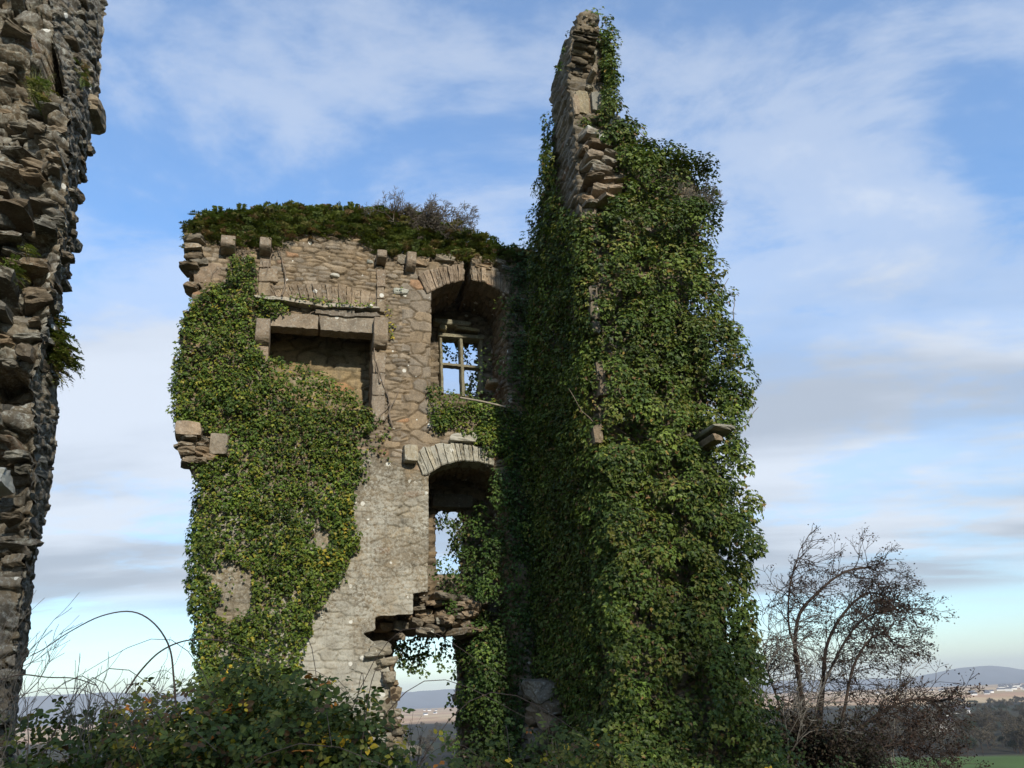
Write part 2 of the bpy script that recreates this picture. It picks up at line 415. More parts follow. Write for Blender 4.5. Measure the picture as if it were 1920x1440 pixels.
def craggy_blocks(name, pl, poly, rg, mat, parent, base, hm=(.04, .11), lm=(.10, .28), dep=(.10, .22), push=(-.12, .10), dens=1.0, jit=.10, holes=()):
    """courses of separate broken stones filling poly on plane pl, sticking out by a random amount"""
    poly = np.asarray(poly); u0, v0 = poly.min(0); u1, v1 = poly.max(0); cen = []; half = []
    v = v0
    while v < v1:
        hh = rg.uniform(*hm); u = u0+rg.uniform(0, .2)
        while u < u1:
            ll = rg.uniform(*lm); cu = u+ll; cvv = v+hh+rg.uniform(-.015, .015)
            if rg.rand() < dens and pip(np.array([cu]), np.array([cvv]), poly)[0] and not any(pip(np.array([cu]), np.array([cvv]), h)[0] for h in holes):
                d = rg.uniform(*dep); h2 = hh*rg.uniform(.85, 1.25)
                p = pl.pos(cu, cvv, rg.uniform(*push))
                cen.append(p-pl.n*d*.4); half.append((ll*rg.uniform(.9, 1.1), d, h2))
            u += 2*ll*rg.uniform(.92, 1.06)
        v += 2*hh*.97
    cen = np.array(cen); half = np.array(half)
    V, F, C = blocks(cen, half, rot_axes(pl, len(cen), rg, jit), rg, base)
    return mesh_obj(name, V, [F], mat, parent, C)
def single_block(name, p0, size, ax, mat, parent, base=(.26, .22, .16), warp=.06, seed=0, noisea=.012, bev=.97, alpha=.25):
    noisea = noisea*1.7; warp = warp*1.3
    rg = np.random.RandomState(seed)
    V, F, C = blocks(np.array([p0], float), np.array([size])/2., np.array([ax]), rg, base, warp, .05, bev, noisea)
    C[:, 3] = alpha
    return mesh_obj(name, V, [F], mat, parent, C)
def axes_of(pl, roll=0.0):
    a = pl.a*math.cos(roll)+np.array([0, 0, 1.])*math.sin(roll); u = -pl.a*math.sin(roll)+np.array([0, 0, 1.])*math.cos(roll)
    return np.stack([a, -pl.n, u])
def merge(lst):
    V = []; F = []; C = []; o = 0
    for v, f, c in lst: V.append(v); F.append(f+o); C.append(c); o += len(v)
    return np.concatenate(V), np.concatenate(F), np.concatenate(C)

# ------------------------------------------------------------------ foliage
def leaf_tpl(kind):
    if kind == 'ivy':
        V = [(0, 0, 0), (.30, .46, .0), (.55, .20, .05), (1, 0, -.04), (.55, -.20, .05), (.30, -.46, .0), (.42, 0, -.07)]
        F = [(0, 6, 1), (1, 6, 2), (2, 6, 3), (3, 6, 4), (4, 6, 5), (5, 6, 0)]
    elif kind == 'kite':
        V = [(0, 0, 0), (.38, .38, .06), (1, 0, 0), (.38, -.38, .06), (.45, 0, -.05)]
        F = [(0, 4, 1), (1, 4, 2), (2, 4, 3), (3, 4, 0)]
    elif kind == 'oval':
        pts = [(0, 0), (.12, .20), (.24, .30), (.34, .36), (.44, .35), (.56, .35), (.66, .27), (.78, .24), (.86, .13), (1, 0)]
        V = [(x, y, .10*y-.25*(x-.4)**2) for x, y in pts]; n = len(V)
        V += [(x, -y, .10*y-.25*(x-.4)**2) for x, y in pts[1:-1]]; ms = len(V); V += [(x, 0, -.04-.25*(x-.4)**2) for x in (.2, .5, .8)]
        L = list(range(n)); Rr = [0]+list(range(n, n+n-2))+[n-1]
        F = []
        def strip(E, fl):
            mids = [0]+[ms]*2+[ms]*1+[ms+1]*3+[ms+2]*3
            for i in range(n-1):
                a, b = E[i], E[i+1]; m = ms if pts[i][0] < .33 else (ms+1 if pts[i][0] < .65 else ms+2)
                F.append((a, b, m) if fl else (b, a, m))
            b1 = next(i for i in range(n) if pts[i][0] >= .33); b2 = next(i for i in range(n) if pts[i][0] >= .65)
            for bi, (m1, m2) in ((b1, (ms, ms+1)), (b2, (ms+1, ms+2))):
                F.append((m1, E[bi], m2) if fl else (m2, E[bi], m1))
        strip(L, False); strip(Rr, True)
    elif kind == 'pinna':
        V = [(0, .05, 0), (.5, .17, .05), (1, 0, -.05), (.5, -.17, .05)]; F = [(0, 3, 1), (1, 3, 2)]
    elif kind == 'bit':
        V = [(0, 0, 0), (.5, .32, .1), (1, 0, 0), (.5, -.32, .1)]; F = [(0, 3, 1), (1, 3, 2)]
    return np.array(V, float), np.array(F)
def unit(v): return v/np.maximum(np.linalg.norm(v, axis=-1, keepdims=True), 1e-9)
def leaf_arrays(P, Nn, Td, size, col, kind='ivy'):
    TV, TF = leaf_tpl(kind)
    Nn = unit(Nn); Td = unit(Td-(Td*Nn).sum(1, keepdims=True)*Nn); B = np.cross(Nn, Td)
    sz = size[:, None, None]
    W = P[:, None, :]+sz*(TV[None, :, 0:1]*Td[:, None]+TV[None, :, 1:2]*B[:, None]+TV[None, :, 2:3]*Nn[:, None])
    F = TF[None]+(np.arange(len(P))*len(TV))[:, None, None]
    C = np.repeat(col[:, None, :], len(TV), 1)
    return W.reshape(-1, 3), F.reshape(-1, 3), C.reshape(-1, col.shape[1])
def sphere_dirs(n, rg): return unit(rg.normal(0, 1, (n, 3)))
PAL_TOWER = [((0.0497, 0.0845, 0.0156), 0.24), ((0.08, 0.1203, 0.0195), 0.3), ((0.1159, 0.1536, 0.026), 0.2), ((0.1587, 0.1664, 0.0338), 0.11), ((0.1794, 0.1088, 0.0442), 0.05), ((0.276, 0.192, 0.052), 0.012), ((0.0359, 0.0563, 0.0156), 0.03)]
PAL_WALL = [((0.0368, 0.0717, 0.011), 0.2), ((0.0713, 0.1165, 0.0165), 0.3), ((0.115, 0.1624, 0.022), 0.25), ((0.1782, 0.196, 0.0286), 0.14), ((0.276, 0.2352, 0.033), 0.05), ((0.1265, 0.0896, 0.0385), 0.03)]
PAL_YEL = [((.07, .11, .02), .35), ((.16, .17, .02), .25), ((.30, .25, .03), .25), ((.40, .31, .04), .15)]
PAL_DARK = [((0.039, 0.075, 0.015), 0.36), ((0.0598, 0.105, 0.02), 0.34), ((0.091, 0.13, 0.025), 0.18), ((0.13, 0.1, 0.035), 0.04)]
PAL_BRAM = [((0.048, 0.0713, 0.015), 0.3), ((0.072, 0.0994, 0.0195), 0.32), ((0.108, 0.1274, 0.0255), 0.2), ((0.156, 0.1512, 0.03), 0.08), ((0.264, 0.2268, 0.0225), 0.03), ((0.66, 0.432, 0.0375), 0.018), ((0.504, 0.1836, 0.03), 0.009), ((0.12, 0.0702, 0.03), 0.05)]
PAL_FERN = [((0.0884, 0.1217, 0.0269), 0.35), ((0.13, 0.1591, 0.0346), 0.33), ((0.1872, 0.1778, 0.0576), 0.17), ((0.2496, 0.1685, 0.0864), 0.12)]
def pick(pal, n, rg):
    c = np.array([p[0] for p in pal]); w = np.array([p[1] for p in pal]); w = w/w.sum()
    k = rg.choice(len(pal), n, p=w); return c[k]*rg.uniform(.75, 1.3, (n, 1))
def sample_poly(poly, n, rg):
    poly = np.asarray(poly); lo = poly.min(0); hi = poly.max(0); out = []
    got = 0
    while got < n:
        q = rg.uniform(lo, hi, (n*2, 2)); q = q[pip(q[:, 0], q[:, 1], poly)]; out.append(q); got += len(q)
    return np.concatenate(out)[:n]
def area(poly):
    p = np.asarray(poly); x, y = p.T; return abs(np.dot(x, np.roll(y, -1))-np.dot(y, np.roll(x, -1)))/2
def ivy_clumps(cen, nrm, rad, rg, per=420, pal=PAL_TOWER, size=(.06, .095), flat=.75, droop=.5):
    """leaves on the outer side of bulging cushions: cen, nrm (n,3) rad (n,)"""
    cnt = np.maximum(8, (per*2.0*rad**2*2).astype(int)); idx = np.repeat(np.arange(len(cen)), cnt); n = len(idx)
    d = sphere_dirs(n, rg); nn = nrm[idx]
    dt = (d*nn).sum(1, keepdims=True); d = np.where(dt < -.15, d-2*dt*nn, d)
    dt = (d*nn).sum(1, keepdims=True)
    dd = d-(1-flat)*dt*nn
    P = cen[idx]+dd*rad[idx, None]*rg.uniform(.72, 1.06, (n, 1))
    Nn = unit(d*.75+nn*.35+np.array([0, 0, .45])+rg.normal(0, .27, (n, 3)))
    Td = unit(np.array([0, 0, -droop])+rg.normal(0, .55, (n, 3))+d*.5)
    # each cushion has its own shade of green
    tint = np.exp(rg.normal(0, .14, (len(cen), 1)))[idx]
    main = [p for p in pal if p[1] >= .1]; cc = pick(main, len(cen), rg)[idx]; c = np.where(rg.rand(n, 1) < .55, cc*rg.uniform(.8, 1.2, (n, 1)), pick(pal, n, rg))*tint
    sz = .84*rg.uniform(size[0]*.7, size[1], n)*np.where(rg.rand(n) < .12, 1.3, 1.0); return P, Nn, Td, sz, c
def cat(lst): return [np.concatenate([l[i] for l in lst]) for i in range(5)]
def surf_clumps(pl, poly, rg, dens=18, rad=(.10, .24), h=(0, .1), lump=None, **kw):
    """cushions over a region of a wall plane; poly in u,v"""
    A = area(poly); n = max(3, int(A*dens)); uv = sample_poly(poly, n, rg)
    r = rg.uniform(rad[0], rad[1], n)
    big = fbm2(uv[:, 0]*1.3+5, uv[:, 1]*1.3, 77, 3); r = r*(.7+.75*big)
    cen = pl.pos(uv[:, 0], uv[:, 1], rg.uniform(h[0], h[1], n)+ (0 if lump is None else lump(uv)))
    return ivy_clumps(cen, np.tile(pl.n, (n, 1)), r, rg, **kw)
def surf_flat(pl, poly, rg, dens=500, h=(0.02, .09), pal=PAL_WALL, size=(.05, .085), thin=None):
    """a single clinging layer of leaves, edge thinning out"""
    n = int(area(poly)*dens); uv = sample_poly(poly, n, rg)
    if thin is not None: uv = uv[rg.rand(len(uv)) < thin(uv[:, 0], uv[:, 1])]
    n = len(uv); P = pl.pos(uv[:, 0], uv[:, 1], rg.uniform(h[0], h[1], n))
    Nn = unit(pl.n+np.array([0, 0, .55])+rg.normal(0, .40, (n, 3))); Td = unit(np.array([0, 0, -1.])+rg.normal(0, .6, (n, 3)))
    return P, Nn, Td, rg.uniform(size[0], size[1], n), pick(pal, n, rg)
def leaves_obj(name, arr, mat, parent, kind='ivy'):
    V, F, C = leaf_arrays(*arr, kind=kind); return mesh_obj(name, V, [F], mat, parent, C)

# tubes --------------------------------------------------------------------
def tubes(segs, sides=5):
    """segs: list of (p0,p1,r0,r1)"""
    S = np.array([[*a, *b, r, q] for a, b, r, q in segs]); p0 = S[:, :3]; p1 = S[:, 3:6]; n = len(S)
    d = unit(p1-p0); ref = np.where(np.abs(d[:, 2:3]) > .9, np.array([1., 0, 0]), np.array([0, 0, 1.])); x = unit(np.cross(ref, d)); y = np.cross(d, x)
    an = np.arange(sides)*2*math.pi/sides; ring = x[:, None]*np.cos(an)[None, :, None]+y[:, None]*np.sin(an)[None, :, None]
    A = p0[:, None]-d[:, None]*S[:, 6, None, None]*.3+ring*S[:, 6, None, None]; B = p1[:, None]+ring*S[:, 7, None, None]
    V = np.concatenate([A, B], 1).reshape(-1, 3)
    k = np.arange(sides); q = np.stack([k, (k+1) % sides, (k+1) % sides+sides, k+sides], 1)
    F = (q[None]+(np.arange(n)*2*sides)[:, None, None]).reshape(-1, 4)
    return V, F
def path_segs(pts, r0, r1):
    pts = [np.array(p, float) for p in pts]; n = len(pts)-1; rr = np.linspace(r0, r1, n+1)
    return [(pts[i], pts[i+1], rr[i], rr[i+1]) for i in range(n)]
def smooth_path(ctrl, n=24):
    c = np.array(ctrl, float); c = np.vstack([2*c[0]-c[1], c, 2*c[-1]-c[-2]]); out = []
    m = len(c)-3
    for i in range(m):
        for t in np.linspace(0, 1, max(2, n//m), endpoint=False):
            p0, p1, p2, p3 = c[i:i+4]
            out.append(.5*((2*p1)+(-p0+p2)*t+(2*p0-5*p1+4*p2-p3)*t*t+(-p0+3*p1-3*p2+p3)*t**3))
    out.append(c[-2]); return out
def grow(p, d, length, r, depth, rg, segs, tips, bend=(0, 0, 0), wig=.25, kids=(2, 4), shrink=.68, spread=.6, minr=.002, nseg=4):
    p = np.array(p, float); d = unit(np.array(d, float)); pts = [p]; dd = d
    for i in range(nseg):
        dd = unit(dd+rg.normal(0, wig, 3)*.5+np.array(bend)*.22)
        q = pts[-1]+dd*length/nseg; pts.append(q)
        ra = r*(1-.42*i/nseg); rb = r*(1-.42*(i+1)/nseg); segs.append((pts[-2], q, max(ra, minr), max(rb, minr)))
        if depth > 0 and i >= 1 and rg.rand() < .6:
            sd = unit(dd+unit(rg.normal(0, 1, 3))*spread*1.25)
            grow(q, sd, length*shrink*rg.uniform(.55, 1.0), r*.5, depth-1, rg, segs, tips, bend, wig, kids, shrink, spread, minr, nseg)
    if depth > 0:
        for _ in range(rg.randint(kids[0], kids[1]+1)):
            sd = unit(dd+unit(rg.normal(0, 1, 3))*spread)
            grow(pts[-1], sd, length*shrink*rg.uniform(.7, 1.1), r*.56, depth-1, rg, segs, tips, bend, wig, kids, shrink, spread, minr, nseg)
    else: tips.append((pts[-1], dd)); tips.append((pts[len(pts)//2], dd))
def tube_obj(name, segs, mat, parent, sides=5):
    V, F = tubes(segs, sides); return mesh_obj(name, V, [F], mat, parent, smooth=True)
def frond_arrays(P, D, L, rg, pal=PAL_FERN, pairs=11):
    """fern fronds: P root, D direction (n,3), L length; arching blades with paired leaflets"""
    n = len(P); lp = []; D = unit(D); side = unit(np.cross(D, np.array([0, 0, 1.]))+1e-4); upv = unit(np.cross(side, D))
    c = pick(pal, n, rg); out = []
    for k in range(pairs):
        t = (k+1)/(pairs+1); pos = P+D*(L*t)[:, None]+np.array([0, 0, -1.])*(L*t*t*.55)[:, None]
        w = L*.30*math.sin(math.pi*min(1, t*.85+.15))**.8
        for s in (-1, 1):
            out.append((pos, unit(upv+rg.normal(0, .25, (n, 3))), unit(side*s+D*.45+rg.normal(0, .1, (n, 3))), w, c))
    return cat(out)
# ------------------------------------------------------------------ ground, hills, far country
def ground_z(X, Y):
    r = np.hypot(X, Y-4)
    z = np.interp(r, [0, 14, 22, 40, 80, 150, 400, 1000, 2000, 5000, 20000], [0, 0, -1.2, -5.5, -11, -17, -26, -33, -40, -45, -50])
    z = z + (fbm2(X*.35, Y*.35, 3, 3)-.5)*.25*sstep(0, 4, r)*(1-sstep(20, 60, r)) + (fbm2(X/90, Y/90, 5, 3)-.5)*9*sstep(60, 400, r)
    az = np.degrees(np.arctan2(X, Y))
    h = np.interp(az, [-60, -40, -31, -26, -15, -8, -5, 0, 8, 15, 20, 24.0, 25.6, 26.8, 28, 29.2, 30.6, 32.5, 36, 45, 60],
                  [0, 110, 205, 215, 150, 125, 125, 120, 100, 90, 80, 55, 90, 112, 118, 106, 70, 66, 82, 70, 0])
    ridge = np.exp(-((r-8200)/900.)**2)
    z = z + (h+35*(fbm2(az/2.5, r/900, 9, 3)-.5))*ridge
    return z
def build_ground():
    rs = np.concatenate([[0.0], np.geomspace(.6, 16000, 300)]); na = 720
    an = np.linspace(0, 2*math.pi, na, endpoint=False)
    Rg, Ag = np.meshgrid(rs, an, indexing='ij'); X = Rg*np.sin(Ag); Y = Rg*np.cos(Ag)+4
    Z = ground_z(X, Y); r = Rg
    V = np.stack([X, Y, Z], -1).reshape(-1, 3); idx = np.arange(len(rs)*na).reshape(len(rs), na)
    q = np.stack([idx[:-1], np.roll(idx[:-1], -1, 1), np.roll(idx[1:], -1, 1), idx[1:]], -1).reshape(-1, 4)[:, ::-1]
    near = np.array([.050, .045, .028]); grass = np.array([.075, .120, .030]); 
    fields = np.array([[.060, .070, .035], [.075, .065, .042], [.050, .045, .033], [.085, .075, .045], [.040, .040, .030]])
    ci = (hash01(np.floor(X/170+fbm2(X/200, Y/200, 8, 2)), np.floor(Y/130), 4+0*X.astype(int))*5).astype(int) % 5
    C = fields[ci]
    tan = np.array([[.46, .27, .15], [.50, .32, .18], [.38, .24, .14], [.54, .38, .21], [.42, .29, .15]])  # tan fields brightened: the plain's sunlit band is put into their colour
    ct = (hash01(np.floor(X/260+fbm2(X/300, Y/300, 8, 2)*2), np.floor(Y/240), 6+0*X.astype(int))*5).astype(int) % 5
    w = sstep(1350, 1600, r)[..., None]; C = C*(1-w)+tan[ct]*w
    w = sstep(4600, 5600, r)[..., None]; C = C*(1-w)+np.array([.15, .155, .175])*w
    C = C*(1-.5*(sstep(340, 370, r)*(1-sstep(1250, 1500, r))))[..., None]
    g = (sstep(70, 100, r)*(1-sstep(335, 350, r)))[..., None]; C = C*(1-g)+grass*g
    w = (1-sstep(25, 60, r))[..., None]; C = C*(1-w)+near*w
    C = C*(.8+.4*fbm2(X/9, Y/9, 2, 4))[..., None]
    m, t, b = new_mat('ground_soil'); at = t.nodes.new('ShaderNodeAttribute'); at.attribute_name = 'col'
    pos = t.nodes.new('ShaderNodeNewGeometry').outputs['Position']
    c = mix(t, 1.0, at.outputs[0], ramp(t, noise(t, pos, 3, 6, .7), [(.3, .7), (.7, 1.3)]), 'MULTIPLY')
    t.links.new(c, b.inputs['Base Color']); b.inputs['Roughness'].default_value = 1; b.inputs['Specular IOR Level'].default_value = .1
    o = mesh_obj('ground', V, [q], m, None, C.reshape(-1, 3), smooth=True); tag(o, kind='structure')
build_ground()
def gz(x, y): return float(ground_z(np.array([float(x)]), np.array([float(y)]))[0])

def build_haze():
    m = bpy.data.materials.new('haze_air'); m.use_nodes = True; t = m.node_tree; t.nodes.clear()
    out = t.nodes.new('ShaderNodeOutputMaterial'); v = t.nodes.new('ShaderNodeVolumePrincipled')
    v.inputs['Color'].default_value = (.86, .92, .97, 1); v.inputs['Density'].default_value = 1.0e-4; v.inputs['Anisotropy'].default_value = 0.0
    t.links.new(v.outputs[0], out.inputs['Volume'])
    a = 16500; z0, z1 = -90., 270.
    V = [(x, y, z) for z in (z0, z1) for y in (-a, a) for x in (-a, a)]
    F = [(0, 2, 3, 1), (4, 5, 7, 6), (0, 1, 5, 4), (2, 6, 7, 3), (0, 4, 6, 2), (1, 3, 7, 5)]
    o = mesh_obj('haze', np.array(V), [np.array(F)], m); tag(o, kind='stuff')
if HAZE: build_haze()

# ------------------------------------------------------------------ the castle ruin
ANG = math.radians(15.7)
W = Plane((0, 13.3, 0), ANG)
I0 = W.p + W.a*.31
A = Plane(I0, ANG-math.pi/2)                  # left face of the tower wall that comes towards us
K0 = I0 + W.n*3.1
Fp = Plane(K0, ANG)                           # the tower's front
W2 = W.back(1.25)
ruin = empty('castle_ruin', (float(K0[0]), float(K0[1]), 0.0), 'roofless ivy-clad stone castle ruin with arched windows, fireplace and tall broken gable peak', 'castle ruin')
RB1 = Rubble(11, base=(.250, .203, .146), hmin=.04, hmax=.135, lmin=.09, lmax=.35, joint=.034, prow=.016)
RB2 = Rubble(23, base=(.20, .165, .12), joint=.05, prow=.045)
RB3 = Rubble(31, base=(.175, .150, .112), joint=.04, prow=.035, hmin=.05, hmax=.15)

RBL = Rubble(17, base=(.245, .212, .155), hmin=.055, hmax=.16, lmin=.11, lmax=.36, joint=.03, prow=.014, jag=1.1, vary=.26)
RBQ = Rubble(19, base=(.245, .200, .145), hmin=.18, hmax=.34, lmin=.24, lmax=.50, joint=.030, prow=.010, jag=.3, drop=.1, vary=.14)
def w_modify(U_, V_, H, C, al, prof):
    n = fbm2(U_*1.2, V_*1.2, 51, 4); n2 = fbm2(U_*3.1, V_*3.1, 52, 4)
    left = 1-sstep(-1.35, -1.0, U_)
    low = (1-sstep(4.5, 5.5, V_+(n-.5)*2.6))*(.35+.65*left)
    band = sstep(2.1, 3.0, V_+(n-.5)*1.6)
    uj = W.uv(770, 650)[0]; q = (sstep(uj-.03, uj, U_+(np.floor(V_/.27) % 2)*.14))*(U_ < -1.3)*(V_ > 5.3); H3, C3, _q = RBQ(U_, V_); H = H*(1-q)+H3*q; C = C*(1-q[..., None])+C3*q[..., None]
    H2, C2, _p = RBL(U_, V_); lw = sstep(.25, .75, low); H = H*(1-lw)+H2*lw; C = C*(1-lw[..., None])+C2*lw[..., None]
    pa = np.clip(low*(.28+.55*band)*sstep(.34, .66, n2+.06*band), 0, .55)
    H = H*(1-pa)+(fbm2(U_*13, V_*13, 61, 4)-.5)*.025*low
    pc = np.array([.200, .168, .118])*(.30+1.4*fbm2(U_*2.6, V_*2.0, 71, 6))[..., None]
    w = (pa*.85)[..., None]; C = C*(1-w)+pc*w
    pale = (low*(1-band))[..., None]; C = C*(1-pale*.5)+np.array([.33, .31, .255])*pale*.5
    al = np.clip(low*(.20+.55*fbm2(U_*1.6, V_*1.6, 81, 3)+.45*(1-band))+.06, 0, .95)
    # scattered large smoother quoins beside the window recess
    return H, C, al
W_OUT = W.P([(345, 437), (400, 432), (470, 440), (540, 432), (692, 432), (696, 455), (760, 478), (869, 486), (873, 532), (885, 532), (884, 484), (960, 482), (1040, 470)])
W_OUT += [(.9, -.6), (-5.3, -.6)] + W.P([(392, 1330), (385, 1180), (372, 1080), (372, 1000), (378, 920), (372, 885), (345, 855), (334, 835), (336, 795), (345, 775), (332, 730), (338, 660), (346, 610), (362, 592), (356, 548), (378, 540), (368, 522), (350, 500), (347, 470)])
H_FIRE = W.P([(503, 594), (699, 606), (699, 768), (503, 768)])
H_WIN = W.P([(808, 760), (808, 548), (818, 541), (835, 534), (855, 528), (880, 524), (905, 529), (925, 538), (942, 550), (950, 565), (952, 760)])
H_LOW = W.P([(803, 1110), (803, 893), (812, 882), (830, 872), (850, 866), (872, 864), (895, 866), (915, 873), (935, 886), (950, 905), (965, 1120), (985, 1500), (745, 1500), (743, 1350), (736, 1270), (722, 1235), (702, 1205), (680, 1188), (704, 1181), (704, 1156), (774, 1151), (775, 1112)])
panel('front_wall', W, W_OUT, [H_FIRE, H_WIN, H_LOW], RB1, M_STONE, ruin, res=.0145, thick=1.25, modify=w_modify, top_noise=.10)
WF = W.back(.66)
panel('fireplace_back', WF, WF.P([(470, 560), (720, 575), (720, 810), (470, 800)]), [], Rubble(41, hmin=.10, hmax=.24, lmin=.2, lmax=.55, base=(.27, .215, .13), joint=.05), M_STONE_D, ruin, res=.024, thick=.2)
H_W2a = W2.P([(826, 629), (900, 636), (901, 741), (828, 737)])
H_W2b = W2.P([(817, 955), (870, 957), (872, 1075), (818, 1075)])
H_W2c = W2.P([(738, 1500), (738, 1225), (748, 1192), (775, 1184), (800, 1189), (835, 1185), (858, 1192), (862, 1290), (872, 1500)])
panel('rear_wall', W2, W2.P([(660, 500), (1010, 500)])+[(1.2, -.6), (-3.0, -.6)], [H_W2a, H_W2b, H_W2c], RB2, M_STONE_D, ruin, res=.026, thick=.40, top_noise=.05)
# tower walls
A_OUT = [(3.12, -.6), (-.3, -.6)] + A.P([(1000, 700), (1004, 560), (1005, 455), (1012, 400), (1020, 340), (1032, 290), (1046, 220), (1057, 165), (1065, 130), (1071, 92), (1077, 60), (1082, 34)])+[(3.12, 11.3)]
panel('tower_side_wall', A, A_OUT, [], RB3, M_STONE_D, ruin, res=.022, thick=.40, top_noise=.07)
F_OUT = [(0, -.6), (0.02, 6), (.0, 9.0), (0.05, 11.5)] + Fp.P([(1074, 60), (1082, 28), (1105, 18), (1124, 26), (1130, 60), (1130, 120), (1132, 200), (1175, 240), (1200, 275), (1240, 295), (1290, 320), (1312, 350), (1312, 420), (1318, 520), (1292, 540), (1290, 585), (1320, 610), (1325, 640), (1325, 740), (1318, 800), (1335, 860), (1345, 1000), (1350, 1100)])+[(1.75, -.6)]
H_TOW = [Fp.P([(1172, 512), (1198, 508), (1200, 535), (1176, 538)])]
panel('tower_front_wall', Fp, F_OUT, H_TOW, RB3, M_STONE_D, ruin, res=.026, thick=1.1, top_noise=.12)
# broken masonry
rg = np.random.RandomState(5)
craggy_blocks('broken_gable_peak', Fp, Fp.P([(1090, 44), (1092, 30), (1117, 32), (1122, 60), (1122, 110), (1117, 168), (1100, 160), (1086, 165), (1082, 90)]), rg, M_STONE_D, ruin, (.23, .195, .14), hm=(.025, .06), lm=(.05, .11), dep=(.12, .25), push=(-.16, .10), jit=.19)
craggy_blocks('broken_wall_end', Fp, Fp.P([(1090, 262), (1125, 262), (1138, 300), (1155, 350), (1160, 400), (1088, 402), (1086, 330)]), rg, M_STONE_D, ruin, (.25, .20, .145), hm=(.025, .07), lm=(.09, .22), dep=(.15, .30), push=(-.10, .22), jit=.10)
axF = axes_of(Fp)
def pxblock(name, pl, x, y, w, h, d, hh=0.0, mat=M_CUT, base=(.26, .22, .16), seed=0, roll=0., warp=.06, parent=None, bev=.97, noisea=.012, alpha=.25, scale=None):
    """cut stone centred at a photo point on the wall; w, h, d in metres"""
    u, v = pl.uv(x, y); return single_block(name, pl.pos(u, v, hh+.06-d/2), (w, d, h), axes_of(pl, roll), mat, parent if parent is not None else ruin, base, warp, seed, noisea, bev, alpha)
for i, (x, y, w, h, c) in enumerate([(1090, 196, .22, .42, (.30, .24, .15)), (1118, 194, .20, .36, (.24, .21, .165)), (1139, 208, .22, .16, (.22, .19, .14)), (1078, 201, .1, .4, (.25, .2, .14)), (1104, 200, .12, .38, (.22, .18, .13))]):
    pxblock('cut_stone', Fp, x, y, w, h, .5, .02 if i < 4 else -.06, base=c, seed=i)
for i, (x, y, w, h) in enumerate([(1147, 243, .16, .12), (1106, 268, .17, .08), (1119, 275, .12, .08), (1097, 258, .1, .07)]):
    pxblock('bleached_stone', Fp, x, y, w, h, .25, .20, base=(.62, .60, .54), seed=20+i, warp=.2, alpha=1, bev=.9)
for i, (x, y, w, h) in enumerate([(1106, 560, .15, .25), (1107, 590, .16, .28), (1110, 622, .15, .2), (1119, 703, .15, .3), (1124, 735, .15, .2), (1113, 820, .14, .25)]):
    pxblock('quoin_stone', Fp, x, y, w*.8, h, .3, .12, base=(.17, .145, .11), seed=30+i, warp=.12)
pxblock('projecting_slab', Fp, 1316, 826, .32, .07, .9, .58, base=(.26, .23, .17), seed=40, warp=.15)
pxblock('projecting_slab', Fp, 1310, 843, .16, .10, .8, .50, base=(.20, .17, .13), seed=41, warp=.15)
pxblock('window_sill', Fp, 1184, 541, .22, .05, .4, .34, base=(.26, .22, .17), seed=42, warp=.15)
craggy_blocks('tower_footing', A, A.P([(972, 1410), (975, 1350), (1005, 1275), (1045, 1268), (1068, 1340), (1062, 1395), (1040, 1440), (975, 1440)]), rg, M_STONE_D, ruin, (.15, .125, .09), hm=(.05, .13), lm=(.12, .34), dep=(.2, .4), push=(.06, .30), jit=.16)
craggy_blocks('broken_corner', W, W.P([(340, 428), (372, 432), (380, 470), (366, 510), (364, 530), (384, 545), (360, 560), (352, 500), (346, 470)]), rg, M_STONE, ruin, (.235, .19, .135), hm=(.03, .06), lm=(.08, .16), dep=(.15, .3), push=(-.12, .10), jit=.10)
craggy_blocks('broken_corner', W, W.P([(330, 808), (345, 800), (392, 822), (400, 868), (372, 888), (345, 858), (333, 842)]), rg, M_STONE, ruin, (.20, .165, .12), hm=(.03, .06), lm=(.08, .18), dep=(.15, .3), push=(-.12, .12), jit=.16)
craggy_blocks('broken_wall_edge', W, W.P([(345, 560), (375, 550), (372, 620), (368, 700), (350, 780), (335, 770), (336, 680)]), rg, M_STONE, ruin, (.19, .155, .115), hm=(.02, .05), lm=(.06, .14), dep=(.15, .3), push=(-.3, -.04), jit=.12)
pxblock('cut_stone', W, 355, 808, .40, .22, .5, .10, base=(.30, .255, .20), seed=51, warp=.10)
pxblock('cut_stone', W, 411, 838, .27, .34, .45, .12, base=(.24, .20, .15), seed=52, warp=.08)
pxblock('cut_stone', W, 392, 867, .22, .09, .4, .05, base=(.42, .38, .30), seed=53, warp=.12, alpha=.9)
pxblock('cut_stone', W, 392, 512, .48, .36, .5, -.06, base=(.235, .185, .135), seed=54, warp=.10)
pxblock('cut_stone', W, 362, 447, .26, .11, .5, .04, base=(.30, .26, .20), seed=55, warp=.10)
# jagged masonry round the broken doorway
craggy_blocks('doorway_rubble', W, W.P([(682, 1190), (700, 1200), (722, 1230), (742, 1262), (744, 1340), (760, 1430), (728, 1440), (712, 1330), (706, 1270), (690, 1230)]), rg, M_STONE, ruin, (.27, .235, .175), hm=(.04, .09), lm=(.07, .2), dep=(.15, .3), push=(-.12, .04), jit=.2)
W1 = W.back(.55)
craggy_blocks('doorway_lintel_rubble', W1, W1.P([(700, 1150), (780, 1112), (905, 1112), (905, 1190), (858, 1190), (835, 1183), (800, 1190), (770, 1184), (745, 1195), (725, 1192)]), rg, M_STONE_D, ruin, (.20, .165, .12), hm=(.04, .075), lm=(.07, .16), dep=(.25, .5), push=(-.2, .1), jit=.13)

